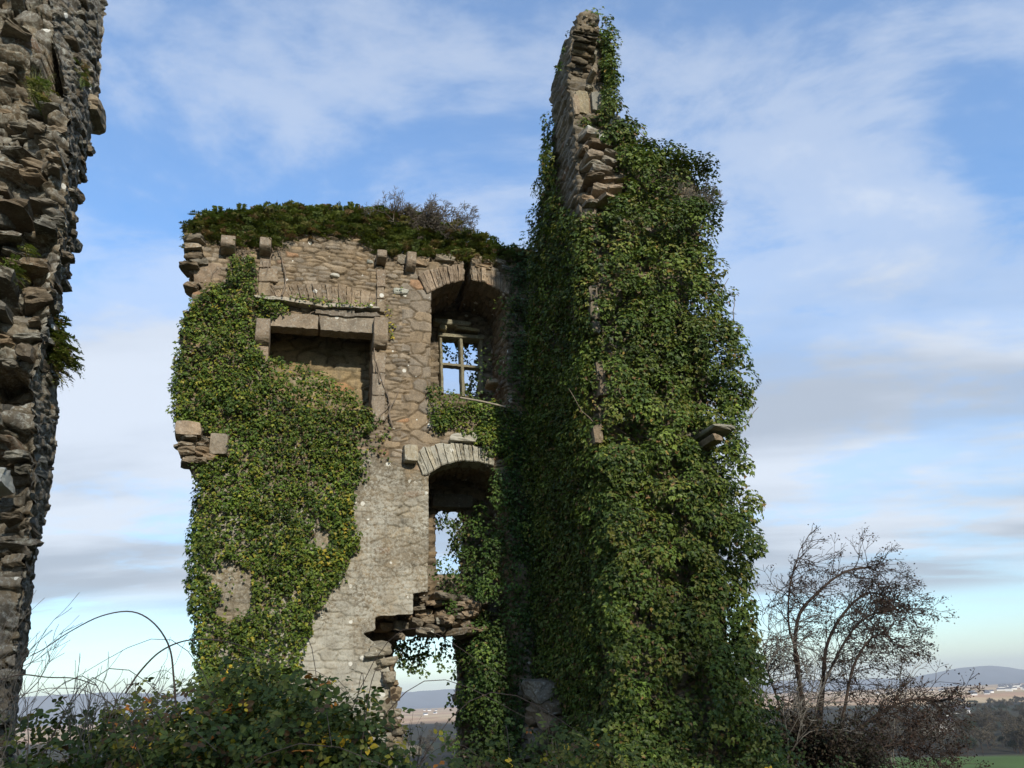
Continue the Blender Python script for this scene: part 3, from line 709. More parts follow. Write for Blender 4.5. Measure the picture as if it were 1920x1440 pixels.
# chimney breast: corbels, lintel, brackets, mantel shelf, jambs
def rounded_corbel(x, y, w, h, d, seed, base=(.25, .20, .145)):
    u, v = W.uv(x, y); n = 9; prof = [(-.3, h/2), (d, h/2)]
    for k in range(n): a = k/(n-1)*math.pi/2; prof.append((d*math.cos(a) if k else d, -h*.05-h*.45*math.sin(a)))
    prof.append((-.3, -h/2)); rr = np.random.RandomState(seed)
    V = []; m = len(prof)
    for iu, uu in enumerate((-w/2, -w/2+.012, 0, w/2-.012, w/2)):
        e = .012 if iu in (0, 4) else 0
        for (dd, hh) in prof: V.append(W.pos(u+uu, v+hh*(1-e*2)+rr.normal(0, .003), dd-e+rr.normal(0, .003)))
    F = [(i*m+j, i*m+(j+1) % m, (i+1)*m+(j+1) % m, (i+1)*m+j) for i in range(4) for j in range(m)]
    me = bpy.data.meshes.new('corbel'); bm_V = np.array(V)-world_loc(ruin)
    me.from_pydata(bm_V.tolist(), [], F+[tuple(range(m))[::-1], tuple(range(4*m, 5*m))]); me.materials.append(M_CUT)
    at = me.color_attributes.new('col', 'FLOAT_COLOR', 'POINT'); at.data.foreach_set('color', np.tile(np.array([*base, .3], np.float32), len(V)))
    me.update(); o = bpy.data.objects.new('corbel', me); COL.objects.link(o); o.parent = ruin; return o
for i, (x, y, w, h, d) in enumerate([(429, 467, .23, .23, .26), (498, 470, .19, .23, .26), (714, 489, .17, .18, .24), (769, 497, .17, .30, .22)]):
    rounded_corbel(x, y, w, h, d, i)
rounded_corbel(712, 630, .24, .52, .22, 9); rounded_corbel(493, 628, .23, .42, .20, 10)
def slab(name, pts, d0, d1, pl=W, base=(.26, .22, .16), alpha=.3, seed=0, rough=.006, mat=M_CUT):
    """prism with a photo-traced outline on the wall plane, from depth d0 (back) to d1 (front), edges eased"""
    uv = np.array(pl.P(pts)); rr = np.random.RandomState(seed); P = []
    for i in range(len(uv)):
        a, b = uv[i], uv[(i+1) % len(uv)]; m = max(1, int(np.linalg.norm(b-a)/.06))
        for k in range(m): P.append(a+(b-a)*k/m)
    P = np.array(P); P = P+rr.normal(0, rough, P.shape); c = P.mean(0); n = len(P); e = .010
    Pin = P+(c-P)/np.maximum(np.linalg.norm(c-P, axis=1, keepdims=True), 1e-6)*e
    V = np.concatenate([pl.pos(P[:, 0], P[:, 1], d0), pl.pos(P[:, 0], P[:, 1], d1-e), pl.pos(Pin[:, 0], Pin[:, 1], d1)])
    F = [(i+o, (i+1) % n+o, (i+1) % n+n+o, i+n+o) for o in (0, n) for i in range(n)]+[tuple(range(2*n, 3*n))]
    if (lambda q: sum(q[i][0]*q[(i+1) % n][1]-q[(i+1) % n][0]*q[i][1] for i in range(n)))(P) < 0: F = [f[::-1] for f in F]
    me = bpy.data.meshes.new(name); me.from_pydata((V-world_loc(ruin)).tolist(), [], F); me.materials.append(mat)
    at = me.color_attributes.new('col', 'FLOAT_COLOR', 'POINT'); at.data.foreach_set('color', np.tile(np.array([*base, alpha], np.float32), len(V)))
    me.update(); o = bpy.data.objects.new(name, me); COL.objects.link(o); o.parent = ruin; return o
slab('fireplace_lintel', [(506, 588), (596, 592), (596.5, 620), (503, 613)], -.22, .055, base=(.255, .205, .15))
slab('fireplace_lintel', [(597.5, 592), (700, 599), (727, 601), (727, 628), (697, 628), (601, 621)], -.22, .06, base=(.24, .20, .15), seed=1)
slab('mantel_shelf', [(476, 562), (540, 566), (596, 577), (660, 579), (664, 584), (708, 582), (711, 586), (600, 583), (540, 572), (480, 566)], -.1, .17, base=(.34, .31, .25), seed=2)
slab('mantel_cornice', [(590, 583), (664, 586), (664, 592), (706, 589), (712, 597), (640, 598), (590, 592)], -.1, .10, base=(.17, .145, .115), seed=3)
slab('fireplace_jamb', [(698, 661), (723, 662), (722, 700), (698, 700)], -.5, .03, base=(.25, .20, .145), seed=4)
slab('fireplace_jamb', [(698, 701), (722, 701), (721, 742), (697, 742)], -.5, .028, base=(.235, .19, .14), seed=5)
slab('fireplace_jamb', [(697, 743), (721, 743), (721, 790), (697, 790)], -.5, .032, base=(.255, .205, .15), seed=6)
slab('fireplace_jamb', [(480, 648), (503, 648), (502, 770), (478, 770)], -.5, .03, base=(.24, .19, .14), seed=7)
for i, q in enumerate([[(487, 486), (508, 487), (507, 503), (486, 503)], [(486, 504), (520, 505), (521, 530), (485, 529)], [(485, 530), (507, 531), (506, 556), (484, 556)],
                       [(706, 507), (722, 508), (722, 540), (706, 540)], [(706, 541), (721, 541), (721, 562), (706, 562)], [(706, 563), (721, 563), (720, 588), (706, 586)]]):
    slab('chimney_quoin', q, -.1, .035+.004*i, base=(.235+.01*(i % 3), .185+.008*(i % 3), .135), seed=10+i)
# relieving arch over the mantel: stones on edge
def arch(name, pts_in, pts_out, n, seed, base, parent=None, depth=.4, proud=.035, pl=W, alpha=.2):
    rr = np.random.RandomState(seed); i_ = np.array(pl.P(pts_in)); o_ = np.array(pl.P(pts_out))
    def along(p, t):
        s = np.concatenate([[0], np.cumsum(np.linalg.norm(np.diff(p, axis=0), axis=1))]); return np.array([np.interp(t*s[-1], s, p[:, 0]), np.interp(t*s[-1], s, p[:, 1])])
    cuts = np.concatenate([[0], np.cumsum(rr.uniform(.6, 1.4, n))]); cuts /= cuts[-1]
    V = []; F = []; C = []; o = 0; g = .06/n*1.2
    for k in range(n):
        t0, t1 = cuts[k]+g*.5, cuts[k+1]-g*.5; ex = rr.uniform(-.07, .05)
        q = [along(i_, t0), along(i_, t1), along(o_, t1), along(o_, t0)]; q[2] = q[2]+(q[2]-q[1])*ex; q[3] = q[3]+(q[3]-q[0])*(ex+rr.uniform(-.05, .05))
        L0 = []; pr = proud+rr.uniform(-.025, .025); cc = np.array(base)*rr.uniform(.75, 1.22)
        P = []
        for e in range(4):
            a, b = q[e], q[(e+1) % 4]
            for s_ in range(4): P.append(a+(b-a)*s_/4+rr.normal(0, .004, 2))
        P = np.array(P); c = P.mean(0); m = len(P)
        Pi = P+(c-P)*.10; Pii = P+(c-P)*.5
        L = np.concatenate([pl.pos(P[:, 0], P[:, 1], -depth), pl.pos(P[:, 0], P[:, 1], pr-.016), pl.pos(Pi[:, 0], Pi[:, 1], pr), pl.pos(Pii[:, 0], Pii[:, 1], pr+rr.normal(0, .008, m)), pl.pos(np.array([c[0]]), np.array([c[1]]), pr)])
        V.append(L)
        for ring in range(3):
            for j in range(m): F.append((o+ring*m+j, o+ring*m+(j+1) % m, o+(ring+1)*m+(j+1) % m, o+(ring+1)*m+j))
        for j in range(m): F.append((o+3*m+j, o+3*m+(j+1) % m, o+4*m, o+4*m))
        C.append(np.tile([*cc, alpha*rr.uniform(.3, 1.6)], (len(L), 1))); o += len(L)
    F = np.array(F); tri = F[F[:, 2] == F[:, 3]][:, :3]; qd = F[F[:, 2] != F[:, 3]]
    return mesh_obj(name, np.concatenate(V), [qd, tri], M_STONE, parent or ruin, np.concatenate(C))
arch('window_arch', [(800, 552), (808, 547), (835, 534), (868, 527)], [(783, 517), (800, 508), (830, 500), (868, 497)], 9, 1, (.27, .21, .15))
arch('window_arch', [(886, 526), (905, 529), (930, 541), (950, 553), (967, 566)], [(884, 500), (905, 500), (935, 512), (955, 519), (972, 528)], 10, 2, (.26, .205, .145))
arch('window_arch', [(793, 892), (803, 890), (830, 872), (865, 864), (900, 867), (926, 875)], [(778, 855), (795, 838), (830, 830), (870, 832), (900, 838), (926, 850)], 15, 3, (.36, .34, .27), alpha=.7)
arch('relieving_arch', [(500, 556), (560, 560), (620, 566), (700, 584)], [(487, 533), (560, 532), (630, 534), (704, 550)], 15, 4, (.25, .195, .135), proud=.02, depth=.1)
pxblock('corbel', W, 768, 853, .22, .30, .4, .12, base=(.30, .28, .21), seed=61, alpha=.6)
pxblock('coping_stone', W, 868, 823, .42, .15, .4, .05, base=(.36, .34, .26), seed=62, alpha=.9, warp=.2)
for i, (x, y, w, h) in enumerate([(756, 487, .26, .20), (790, 492, .26, .16), (835, 486, .36, .13), (893, 489, .22, .14), (915, 492, .14, .10), (936, 494, .22, .10), (905, 503, .3, .07), (950, 505, .25, .08)]):
    pxblock('coping_stone', W, x, y, w, h, .5, -.01+.02*(i % 3), base=(.27, .225, .165), seed=70+i, warp=.16, bev=.96, mat=M_STONE, noisea=.03)
for i, (x, y, w, h, c, al) in enumerate([(628, 516, .17, .085, (.62, .60, .52), 1.0), (752, 547, .25, .13, (.40, .40, .31), 1.0), (694, 492, .14, .05, (.6, .58, .5), 1.0), (722, 466, .10, .07, (.5, .47, .4), .9)]):
    pxblock('lichened_stone', W, x, y, w, h, .2, -.03, base=c, seed=90+i, warp=.25, alpha=al, bev=.85)
# mullioned window at the back of the upper recess
M_MULL = mat_stone('mossy_window_stone', spots=0, crust=(.38, .40, .26), bump=.3)
def bar(name, p, q, wd, dp, pl=W2, hh=.10, parent=None, base=(.22, .20, .14), seed=0):
    """straight dressed bar between two photo points on plane pl"""
    a = np.array(pl.uv(*p)); b = np.array(pl.uv(*q)); L = np.linalg.norm(b-a); d = (b-a)/L; n = np.array([-d[1], d[0]])
    rr = np.random.RandomState(seed); V = []; m = 14; sec = [(-.5, 0), (-.5, .7), (-.3, 1), (.3, 1), (.5, .7), (.5, 0)]
    for i in range(m+1):
        c = a+d*L*i/m+n*rr.normal(0, .003)
        for (x, y) in sec: V.append(pl.pos(c[0]+n[0]*x*wd, c[1]+n[1]*x*wd, hh-dp+y*dp+rr.normal(0, .002)))
    k = len(sec); F = [(i*k+j, i*k+(j+1) % k, (i+1)*k+(j+1) % k, (i+1)*k+j) for i in range(m) for j in range(k)]
    F = [f[::-1] for f in F]+[tuple(range(k)), tuple(range(m*k, m*k+k))[::-1]]
    me = bpy.data.meshes.new(name); me.from_pydata((np.array(V)-world_loc(parent)).tolist(), [], F); me.materials.append(M_MULL)
    at = me.color_attributes.new('col', 'FLOAT_COLOR', 'POINT'); at.data.foreach_set('color', np.tile(np.array([*base, .35], np.float32), len(V)))
    me.update(); o = bpy.data.objects.new(name, me); COL.objects.link(o); o.parent = parent; return o
wf = bpy.data.objects.new('mullioned_window', None); COL.objects.link(wf); wf.parent = ruin
uw, vw = W2.uv(864, 740); wf.location = Vector(W2.pos(uw, vw, 0)) - Vector(world_loc(ruin))
bar('mullion', (862.5, 634), (867.5, 746), .082, .16, parent=wf, seed=1)
bar('transom', (827, 685), (901, 692), .075, .13, parent=wf, seed=2, hh=.095)
bar('window_head', (820, 632), (905, 637), .11, .2, parent=wf, seed=3, hh=.13)
bar('window_jamb', (825, 636), (828.5, 740), .07, .2, parent=wf, seed=4, hh=.09)
bar('window_jamb', (901, 640), (902, 742), .07, .2, parent=wf, seed=5, hh=.09)
pxblock('lintel_slab', W2, 848, 613, .75, .09, .3, .16, base=(.30, .27, .19), seed=101, roll=-.04, warp=.12)
pxblock('lintel_slab', W2, 875, 623, .50, .07, .3, .12, base=(.30, .28, .18), seed=102, roll=-.08, warp=.12)
pxblock('lintel_slab', W2, 828, 621, .14, .10, .3, .15, base=(.30, .28, .18), seed=103, warp=.12)
pxblock('lintel_slab', W2, 848, 942, .75, .24, .3, .08, base=(.15, .125, .095), seed=104, warp=.06)
pxblock('sill_stone', W2, 905, 748, .22, .14, .4, .9, base=(.28, .24, .17), seed=105, warp=.2, bev=.85)
# fallen pole lying on the sill ivy
o = tube_obj('broken_pole', path_segs(smooth_path([W.pos(*W.uv(857, 757), .30), W.pos(*W.uv(895, 766), .36), W.pos(*W.uv(937, 778), .42)], 8), .018, .015), M_DRY, None, 6)
rebase(o, W.pos(*W.uv(937, 778), .42)); tag(o, 'pale broken pole lying across the ivy below the mullioned window', 'pole')

# ------------------------------------------------------------------ left tower wall, close to the camera
def left_tower():
    Np = Plane((-4, 7.0, 0), ANG); B = Np.back(.95)
    root = empty('ruined_wall', (-4.4, 7.3, 0), 'tall grey broken rubble wall end rising out of frame at the left', 'ruined wall')
    ys = np.arange(-190, 1560, 2.6)
    xb = np.interp(ys, [-190, 0, 60, 100, 200, 330, 440, 540, 620, 720, 800, 900, 1000, 1100, 1300, 1440, 1560], [92, 92, 100, 112, 130, 128, 118, 100, 86, 62, 66, 63, 55, 42, 20, 8, 0])
    xs = np.interp(ys, [-190, 0, 60, 100, 150, 205, 240, 262, 290, 335, 400, 470, 560, 610, 700, 770, 850, 900, 960, 1010, 1100, 1150, 1300, 1440, 1560],
                   [205, 198, 194, 190, 186, 182, 176, 170, 164, 150, 143, 133, 116, 108, 110, 108, 102, 96, 88, 74, 62, 58, 38, 22, 8])
    jx = (fbm2(ys/14., 0*ys, 5, 3)-.5)*9; jx2 = (fbm2(ys/10., 3+0*ys, 6, 3)-.5)*12; xb = xb+jx2; xs = xs+jx
    nearP = np.array([Np.pos(*Np.uv(x, y)) for x, y in zip(xb, ys)]); farP = np.array([B.pos(*B.uv(x, y)) for x, y in zip(xs, ys)])
    # strip between near and far edges
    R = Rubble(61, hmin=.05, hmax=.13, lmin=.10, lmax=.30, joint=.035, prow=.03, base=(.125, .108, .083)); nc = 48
    t = np.linspace(0, 1, nc); G = nearP[:, None]*(1-t)[None, :, None]+farP[:, None]*t[None, :, None]
    S = np.broadcast_to(np.linspace(0, .98, nc)[None], G.shape[:2]); T = G[..., 2]
    h, c, p = R(S+2, T); nrm = unit(Np.a+Np.n*.1)
    soft = sstep(0, .06, t)[None]
    G2 = G+nrm*(h*.9)[..., None]
    def grid_mesh(name, G, c, flip=False):
        ny, nx = G.shape[:2]; idx = np.arange(ny*nx).reshape(ny, nx)
        q = np.stack([idx[:-1, :-1], idx[1:, :-1], idx[1:, 1:], idx[:-1, 1:]], -1).reshape(-1, 4)
        if flip: q = q[:, ::-1]
        al = .25+.35*fbm2(G[..., 0]*2, G[..., 2]*2, 8, 3)
        return mesh_obj(name, G.reshape(-1, 3), [q], M_STONE_D, root, np.concatenate([c, al[..., None]], -1).reshape(-1, 4), smooth=True)
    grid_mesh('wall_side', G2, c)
    # back of the strip, turning away to the left so the wall has its thickness
    farB = farP[:, None]+(-Np.a)[None, None]*(np.linspace(0, 2.5, 6))[None, :, None]
    grid_mesh('wall_rear', farB, np.broadcast_to(np.array([.16, .14, .11]), farB.shape))
    # broken near face
    nc2 = 130; L = nearP[:, None]-Np.a*(np.linspace(2.2, 0, nc2))[None, :, None]
    S = (L[..., 0])/math.cos(ANG)+20; T = L[..., 2]; 
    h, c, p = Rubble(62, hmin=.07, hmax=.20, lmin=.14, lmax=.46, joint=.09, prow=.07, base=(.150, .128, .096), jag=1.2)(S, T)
    un = (L-Np.p)@Np.a; vn = L[..., 2]
    pit = pip(un, vn, Np.P([(78, 158), (100, 58), (124, 160), (118, 175), (80, 150)]))*.95+pip(un, vn, Np.P([(-40, 735), (-30, 680), (0, 668), (30, 680), (55, 700), (72, 735), (40, 760), (-30, 770)]))*.6
    und = (fbm2(un*1.7, vn*1.7, 15, 3)-.5)*.85
    low = -.25*sstep(300, 420, np.broadcast_to(ys[:, None], un.shape))*(1-sstep(560, 640, np.broadcast_to(ys[:, None], un.shape)))*(1-sstep(-.4, .0, un-(nearP-Np.p)@Np.a[:, None][..., 0] if False else (un-((nearP-Np.p)@Np.a)[:, None])))
    e = sstep(0, .12, ((nearP-Np.p)@Np.a)[:, None]-un)
    Hh = h+(und+low-pit)*e
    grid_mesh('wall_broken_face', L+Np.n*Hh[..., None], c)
    # loose quarry stones standing out of the core
    rg = np.random.RandomState(77); cen = []; half = []; k = 0
    for yy in np.arange(-60, 1480, 19.):
        xe = float(np.interp(yy, ys, xb)); x = xe-rg.uniform(0, 16)
        while x > -90:
            w = rg.uniform(22, 68)
            if rg.rand() < (.62 if yy < 700 else .30) and not (60 < x < 150 and 30 < yy < 185) and not (-50 < x-w/2 < 75 and 665 < yy < 765):
                u, v = Np.uv(x-w/2, yy+rg.uniform(-6, 6)); u = u
                d = rg.uniform(.16, .30); un_ = np.array([u]); off = (fbm2(un_*1.7, np.array([v])*1.7, 15, 3)[0]-.5)*.45
                cen.append(Np.pos(u, v, off*1.9+rg.uniform(-.20, .02))-Np.n*d*.3); half.append((w/430., d, rg.uniform(.02, .06)))
            x -= w*rg.uniform(.85, 1.15)
    cen = np.array(cen); half = np.array(half)
    V, F, C = blocks(cen, half, rot_axes(Np, len(cen), rg, .16), rg, (.148, .127, .096), .20, .38, bev=.99, noisea=.045)
    mesh_obj('protruding_stones', V, [F], M_STONE_D, root, C)
    # stones that notch the silhouette on the far edge and the strip
    cen = []; half = []
    for i in range(60):
        yy = rg.uniform(-60, 720); tt = rg.uniform(.1, 1.0)**.6; j = int(np.clip((yy+190)/2.6, 0, len(ys)-1))
        p = nearP[j]*(1-tt)+farP[j]*tt; cen.append(p+Np.a*rg.uniform(-.06, .0)); half.append((rg.uniform(.05, .09), rg.uniform(.05, .12), rg.uniform(.02, .055)))
    V, F, C = blocks(np.array(cen), np.array(half), rot_axes(Np, len(cen), rg, .10), rg, (.125, .110, .085), .2, .3)
    mesh_obj('side_stones', V, [F], M_STONE_D, root, C)
    u, v = B.uv(168, 219); single_block('corbel', B.pos(u, v, .05)+0*Np.a, (.34, .5, .26), axes_of(B, .06), M_CUT, root, (.22, .19, .14), .08, 5, .02, .9)
    u, v = Np.uv(-4, 908); single_block('bleached_stone', Np.pos(u, v, .12), (.18, .3, .17), axes_of(Np, .3), M_STONE_D, root, (.36, .35, .31), .3, 6, .04, .96, .8)
    return Np, B, root
NP, BP, LT = left_tower()
# ------------------------------------------------------------------ ivy
def plant(name, loc, label, cat_, group=None): return empty(name, loc, label, cat_, group)
def stems_on(pl, starts, rg, length, r=(.006, .02), lift=.035, name='stem', parent=None, mat=M_STEM, wander=.35):
    segs = []
    for (u, v, L) in starts:
        n = int(L/.12)+2; p = [(u, v)]; d = math.pi/2+rg.uniform(-.4, .4)
        for i in range(n): d += rg.normal(0, wander); d = d*.85+math.pi/2*.15; p.append((p[-1][0]+math.cos(d)*.12, p[-1][1]+math.sin(d)*.12))
        pts = [pl.pos(a, b, lift+rg.uniform(-.01, .03)) for a, b in p]; tube_obj('stem', path_segs(pts, rg.uniform(*r), .004), mat, parent, 5)

# 1. left of the front wall
rg = np.random.RandomState(101)
ivL = plant('ivy', tuple(W.pos(-5.0, .1, .1)), 'bright green ivy sheet climbing the left half of the ruin around the fireplace', 'ivy')
PL = W.P([(428, 490), (478, 478), (480, 558), (530, 566), (545, 590), (492, 606), (482, 645), (505, 672), (545, 682), (600, 700), (650, 728), (692, 768), (702, 800), (672, 828), (680, 880), (662, 940), (668, 1000), (676, 1025), (648, 1062), (618, 1110), (590, 1150), (578, 1200), (560, 1262), (552, 1340), (590, 1480), (370, 1480), (374, 1180), (362, 1090), (366, 980), (376, 900), (352, 862), (400, 872), (432, 860), (430, 818), (385, 812), (372, 793), (330, 790), (318, 730), (328, 650), (345, 600), (380, 548), (426, 530)])
HOL = [W.P([(372, 1062), (400, 1068), (430, 1045), (475, 1075), (472, 1140), (437, 1165), (400, 1150), (420, 1110)]), W.P([(592, 995), (620, 990), (618, 1025), (590, 1030)]), W.P([(535, 645), (552, 660), (700, 668), (700, 720), (640, 712), (600, 690), (548, 676)]),
       W.P([(505, 612), (695, 626), (695, 665), (540, 668), (520, 640)])]
def cut(arr, pl, holes, keep_p=.03, rg=rg):
    P = arr[0]; u = (P-pl.p)@pl.a; v = P[:, 2]; m = np.ones(len(P), bool)
    for h in holes: m &= ~(pip(u, v, h) & (rg.rand(len(P)) > keep_p))
    return [a[m] for a in arr]
_b2 = np.random.RandomState(19); BC2 = np.array([(x+_b2.normal(0, .13), y+_b2.normal(0, .11)) for x in np.arange(-5.6, -1.9, .42) for y in np.arange(-.4, 9, .36)]); BR2 = _b2.uniform(.22, .46, len(BC2)); BH2 = _b2.uniform(.0, .24, len(BC2))
def tl2(uv):
    out = np.zeros(len(uv))
    for (cx, cy), r, h in zip(BC2, BR2, BH2):
        dx = (uv[:, 0]-cx)/r; dy = (uv[:, 1]-cy)/r; dy = np.where(dy < 0, dy*1.6, dy*.8); out = np.maximum(out, h*np.sqrt(np.clip(1-dx*dx-dy*dy, 0, 1)))
    return out
a1 = surf_flat(W, PL, rg, 900, (.03, .12), PAL_WALL, (.045, .078))
a2 = surf_clumps(W, PL, rg, dens=30, rad=(.06, .13), h=(-.03, .03), lump=tl2, per=760, pal=PAL_WALL, size=(.045, .078), flat=.7)
# loose sprays along the margins
PM = W.P([(690, 760), (735, 800), (728, 870), (700, 850), (690, 900), (655, 930), (650, 860)])
a3 = surf_flat(W, PM, rg, 230, (.02, .07), PAL_WALL, (.04, .07))
PY = W.P([(655, 925), (668, 930), (662, 990), (640, 1050), (600, 1070), (575, 1060), (590, 1030), (625, 1030), (630, 960)])
a4 = surf_flat(W, PY, rg, 620, (.10, .19), PAL_YEL, (.05, .08))
PY2 = W.P([(724, 560), (740, 590), (742, 630), (728, 640), (722, 600)]); a5 = surf_flat(W, PY2, rg, 420, (.02, .07), PAL_YEL, (.04, .06))
PS = W.P([(530, 560), (705, 575), (700, 584), (600, 580), (530, 572)]); a6 = surf_flat(W, PS, rg, 700, (.08, .24), PAL_WALL, (.04, .07))
PT = W.P([(745, 538), (757, 545), (748, 560), (738, 555)]); a7 = surf_flat(W, PT, rg, 300, (.03, .08), PAL_WALL, (.03, .05))
PB = W.P([(552, 735), (600, 700), (660, 715), (700, 740), (700, 790), (560, 790)]); a8 = surf_clumps(W, PB, rg, dens=22, rad=(.07, .14), h=(-.05, .02), per=700, pal=PAL_WALL, size=(.045, .075))
leaves_obj('foliage', cut(cat([a1, a2]), W, HOL)+[] if False else cut(cat([a1, a2, a3, a4, a5, a6, a7, a8]), W, HOL[:2]+HOL[3:]), M_IVY, ivL)
st = [(u, v, rg.uniform(.6, 1.8)) for u, v in sample_poly(W.P([(430, 480), (480, 470), (700, 800), (735, 820), (690, 900), (400, 1200)]), 40, rg)]
st += [(u, v, rg.uniform(.3, 1.0)) for u, v in W.P([(705, 700), (712, 720), (455, 510), (470, 500), (600, 600), (575, 610), (700, 800), (720, 790), (735, 800)])]
st = [q for q in st if not any(pip(np.array([q[0]]), np.array([q[1]+k*q[2]/3]), h)[0] for h in HOL for k in range(4))]
stems_on(W, st, rg, 1, parent=ivL, name='stems')
# left end of the wall: ivy wrapping round the corner
E1 = Plane(W.pos(-5.45, 0, 0), ANG-math.pi/2)       # runs back from the corner
n = 150; uv = sample_poly(W.P([(322, 740), (338, 600), (362, 560), (375, 600), (360, 720), (345, 800), (332, 790)])+[], 120, rg)
b1 = ivy_clumps(W.pos(uv[:, 0], uv[:, 1], -rg.uniform(0, .8, len(uv))), np.tile(unit(W.n-W.a), (len(uv), 1)), rg.uniform(.08, .17, len(uv)), rg, per=560, pal=PAL_DARK, size=(.045, .075))
uv = sample_poly(W.P([(362, 890), (385, 900), (385, 1000), (385, 1100), (400, 1300), (372, 1300), (366, 1180), (355, 1080), (360, 960)]), 130, rg)
b2 = ivy_clumps(W.pos(uv[:, 0], uv[:, 1], -rg.uniform(0, .8, len(uv))), np.tile(unit(W.n-W.a), (len(uv), 1)), rg.uniform(.08, .18, len(uv)), rg, per=560, pal=PAL_DARK, size=(.045, .08))
leaves_obj('edge_foliage', cat([b1, b2]), M_IVY, ivL)

# 2. ivy in the angle of the walls, over the sill and inside the lower recess
rg = np.random.RandomState(102)
ivM = plant('ivy', tuple(W.pos(-.1, .1, .1)), 'dark ivy filling the inner angle between the arched windows and the tower', 'ivy')
L = []
PR = W.P([(952, 520), (985, 440), (1015, 440), (1010, 1480), (905, 1480), (905, 1100), (925, 1000), (930, 890), (935, 860), (975, 800), (948, 770), (945, 700), (950, 620)])
L.append(surf_clumps(W, PR, rg, dens=30, rad=(.09, .24), h=(-.05, .10), per=430, pal=PAL_DARK, size=(.05, .085)))
PQ = W.P([(812, 712), (838, 728), (862, 750), (905, 752), (948, 768), (985, 790), (985, 900), (932, 862), (905, 838), (870, 812), (812, 800)])
L.append(surf_clumps(W, PQ, rg, dens=60, rad=(.08, .18), h=(-.02, .12), per=620, pal=PAL_WALL, size=(.045, .075)))
Wm = W.back(.55)
PU = Wm.P([(812, 1090), (806, 1060), (835, 1045), (870, 1040), (890, 960), (915, 940), (930, 1000), (930, 1180), (885, 1180), (862, 1168), (830, 1130)])
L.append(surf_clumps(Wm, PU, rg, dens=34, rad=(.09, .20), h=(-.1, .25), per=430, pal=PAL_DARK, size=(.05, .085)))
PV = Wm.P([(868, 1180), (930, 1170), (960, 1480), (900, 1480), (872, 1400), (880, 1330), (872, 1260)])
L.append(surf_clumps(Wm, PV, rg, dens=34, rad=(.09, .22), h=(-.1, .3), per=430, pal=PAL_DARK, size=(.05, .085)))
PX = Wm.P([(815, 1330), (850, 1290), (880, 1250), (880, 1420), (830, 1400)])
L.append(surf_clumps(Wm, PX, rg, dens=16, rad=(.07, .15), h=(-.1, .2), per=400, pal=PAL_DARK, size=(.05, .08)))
PZ = W2.P([(812, 1075), (870, 1050), (880, 950), (905, 950), (905, 1150), (812, 1120)])
L.append(surf_clumps(W2, PZ, rg, dens=22, rad=(.08, .16), h=(.0, .2), per=420, pal=PAL_DARK, size=(.05, .08)))
PP = W.P([(925, 560), (955, 555), (975, 570), (975, 620), (940, 615)]); L.append(surf_flat(W, PP, rg, 300, (-.1, .1), PAL_WALL, (.05, .075)))
PPr = W.P([(905, 640), (935, 610), (950, 760), (905, 760)]); L.append(surf_flat(Wm, PPr, rg, 160, (-.2, .4), PAL_DARK, (.05, .075)))
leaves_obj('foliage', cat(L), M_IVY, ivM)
# sprays hanging across the openings, seen against the sky
def spray(pl, poly, nst, rg, down=(.15, .5), leaf=(.05, .08), per=16, hh=(-.1, .25), pal=PAL_DARK, up=False):
    S = []; P = []; 
    for (u, v) in sample_poly(poly, nst, rg):
        Ln = rg.uniform(*down); h0 = rg.uniform(*hh); pts = []; uu = u; vv = v
        for k in range(7): pts.append(pl.pos(uu, vv, h0)); uu += rg.normal(0, .03); vv += (Ln/6)*(1 if up else -1); h0 += rg.normal(0, .02)
        S += path_segs(pts, .006, .003)
        for q in range(int(per*Ln/.3)): P.append(np.array(pts[rg.randint(1, 7)])+rg.normal(0, .045, 3))
    P = np.array(P); n = len(P); Nn = unit(pl.n+rg.normal(0, .5, (n, 3))+np.array([0, 0, .3])); Td = unit(np.array([0, 0, -.8])+rg.normal(0, .6, (n, 3)))
    return S, (P, Nn, Td, rg.uniform(leaf[0], leaf[1], n), pick(pal, n, rg))
SS = []; LL = []
for poly, nst, dn, pl in [(W2.P([(820, 629), (862, 634), (862, 640), (820, 640)]), 7, (.06, .30), W2.back(.35)), (W2.P([(850, 632), (900, 637), (900, 645), (850, 645)]), 9, (.12, .35), W2.back(.35)),
                          (W2.P([(882, 650), (902, 650), (905, 740), (882, 740)]), 14, (.15, .4), W2.back(.3)), (W2.P([(870, 700), (902, 690), (902, 750), (870, 745)]), 12, (.15, .25), W2.back(.3)),
                          (W2.P([(817, 955), (845, 955), (845, 975), (817, 970)]), 8, (.08, .25), W2.back(.2)), (W2.P([(843, 955), (872, 955), (872, 1050), (850, 1050)]), 20, (.15, .4), W2.back(.1)),
                          (W2.P([(745, 1186), (775, 1184), (770, 1200), (745, 1215)]), 9, (.25, .55), W2), (W2.P([(785, 1186), (812, 1186), (806, 1196), (790, 1196)]), 4, (.25, .58), W2),
                          (W2.P([(770, 1225), (800, 1225), (800, 1250), (765, 1240)]), 7, (.12, .22), W2),
                          (W2.P([(830, 1184), (862, 1186), (872, 1215), (836, 1200)]), 12, (.12, .4), W2), (W2.P([(856, 1190), (880, 1190), (888, 1350), (862, 1350), (848, 1300)]), 30, (.2, .4), W2),
                          (W2.P([(738, 1330), (752, 1320), (770, 1400), (745, 1420)]), 6, (.1, .25), W2)]:
    s, l = spray(pl, poly, nst, rg, dn); SS += s; LL.append(l)
leaves_obj('hanging_sprays', cat(LL), M_IVY, ivM); tube_obj('hanging_strands', SS, M_STEM, ivM, 4)
st = [(u, v, rg.uniform(.5, 1.6)) for u, v in sample_poly(Wm.P([(905, 620), (945, 620), (945, 760), (905, 760)]), 22, rg)]


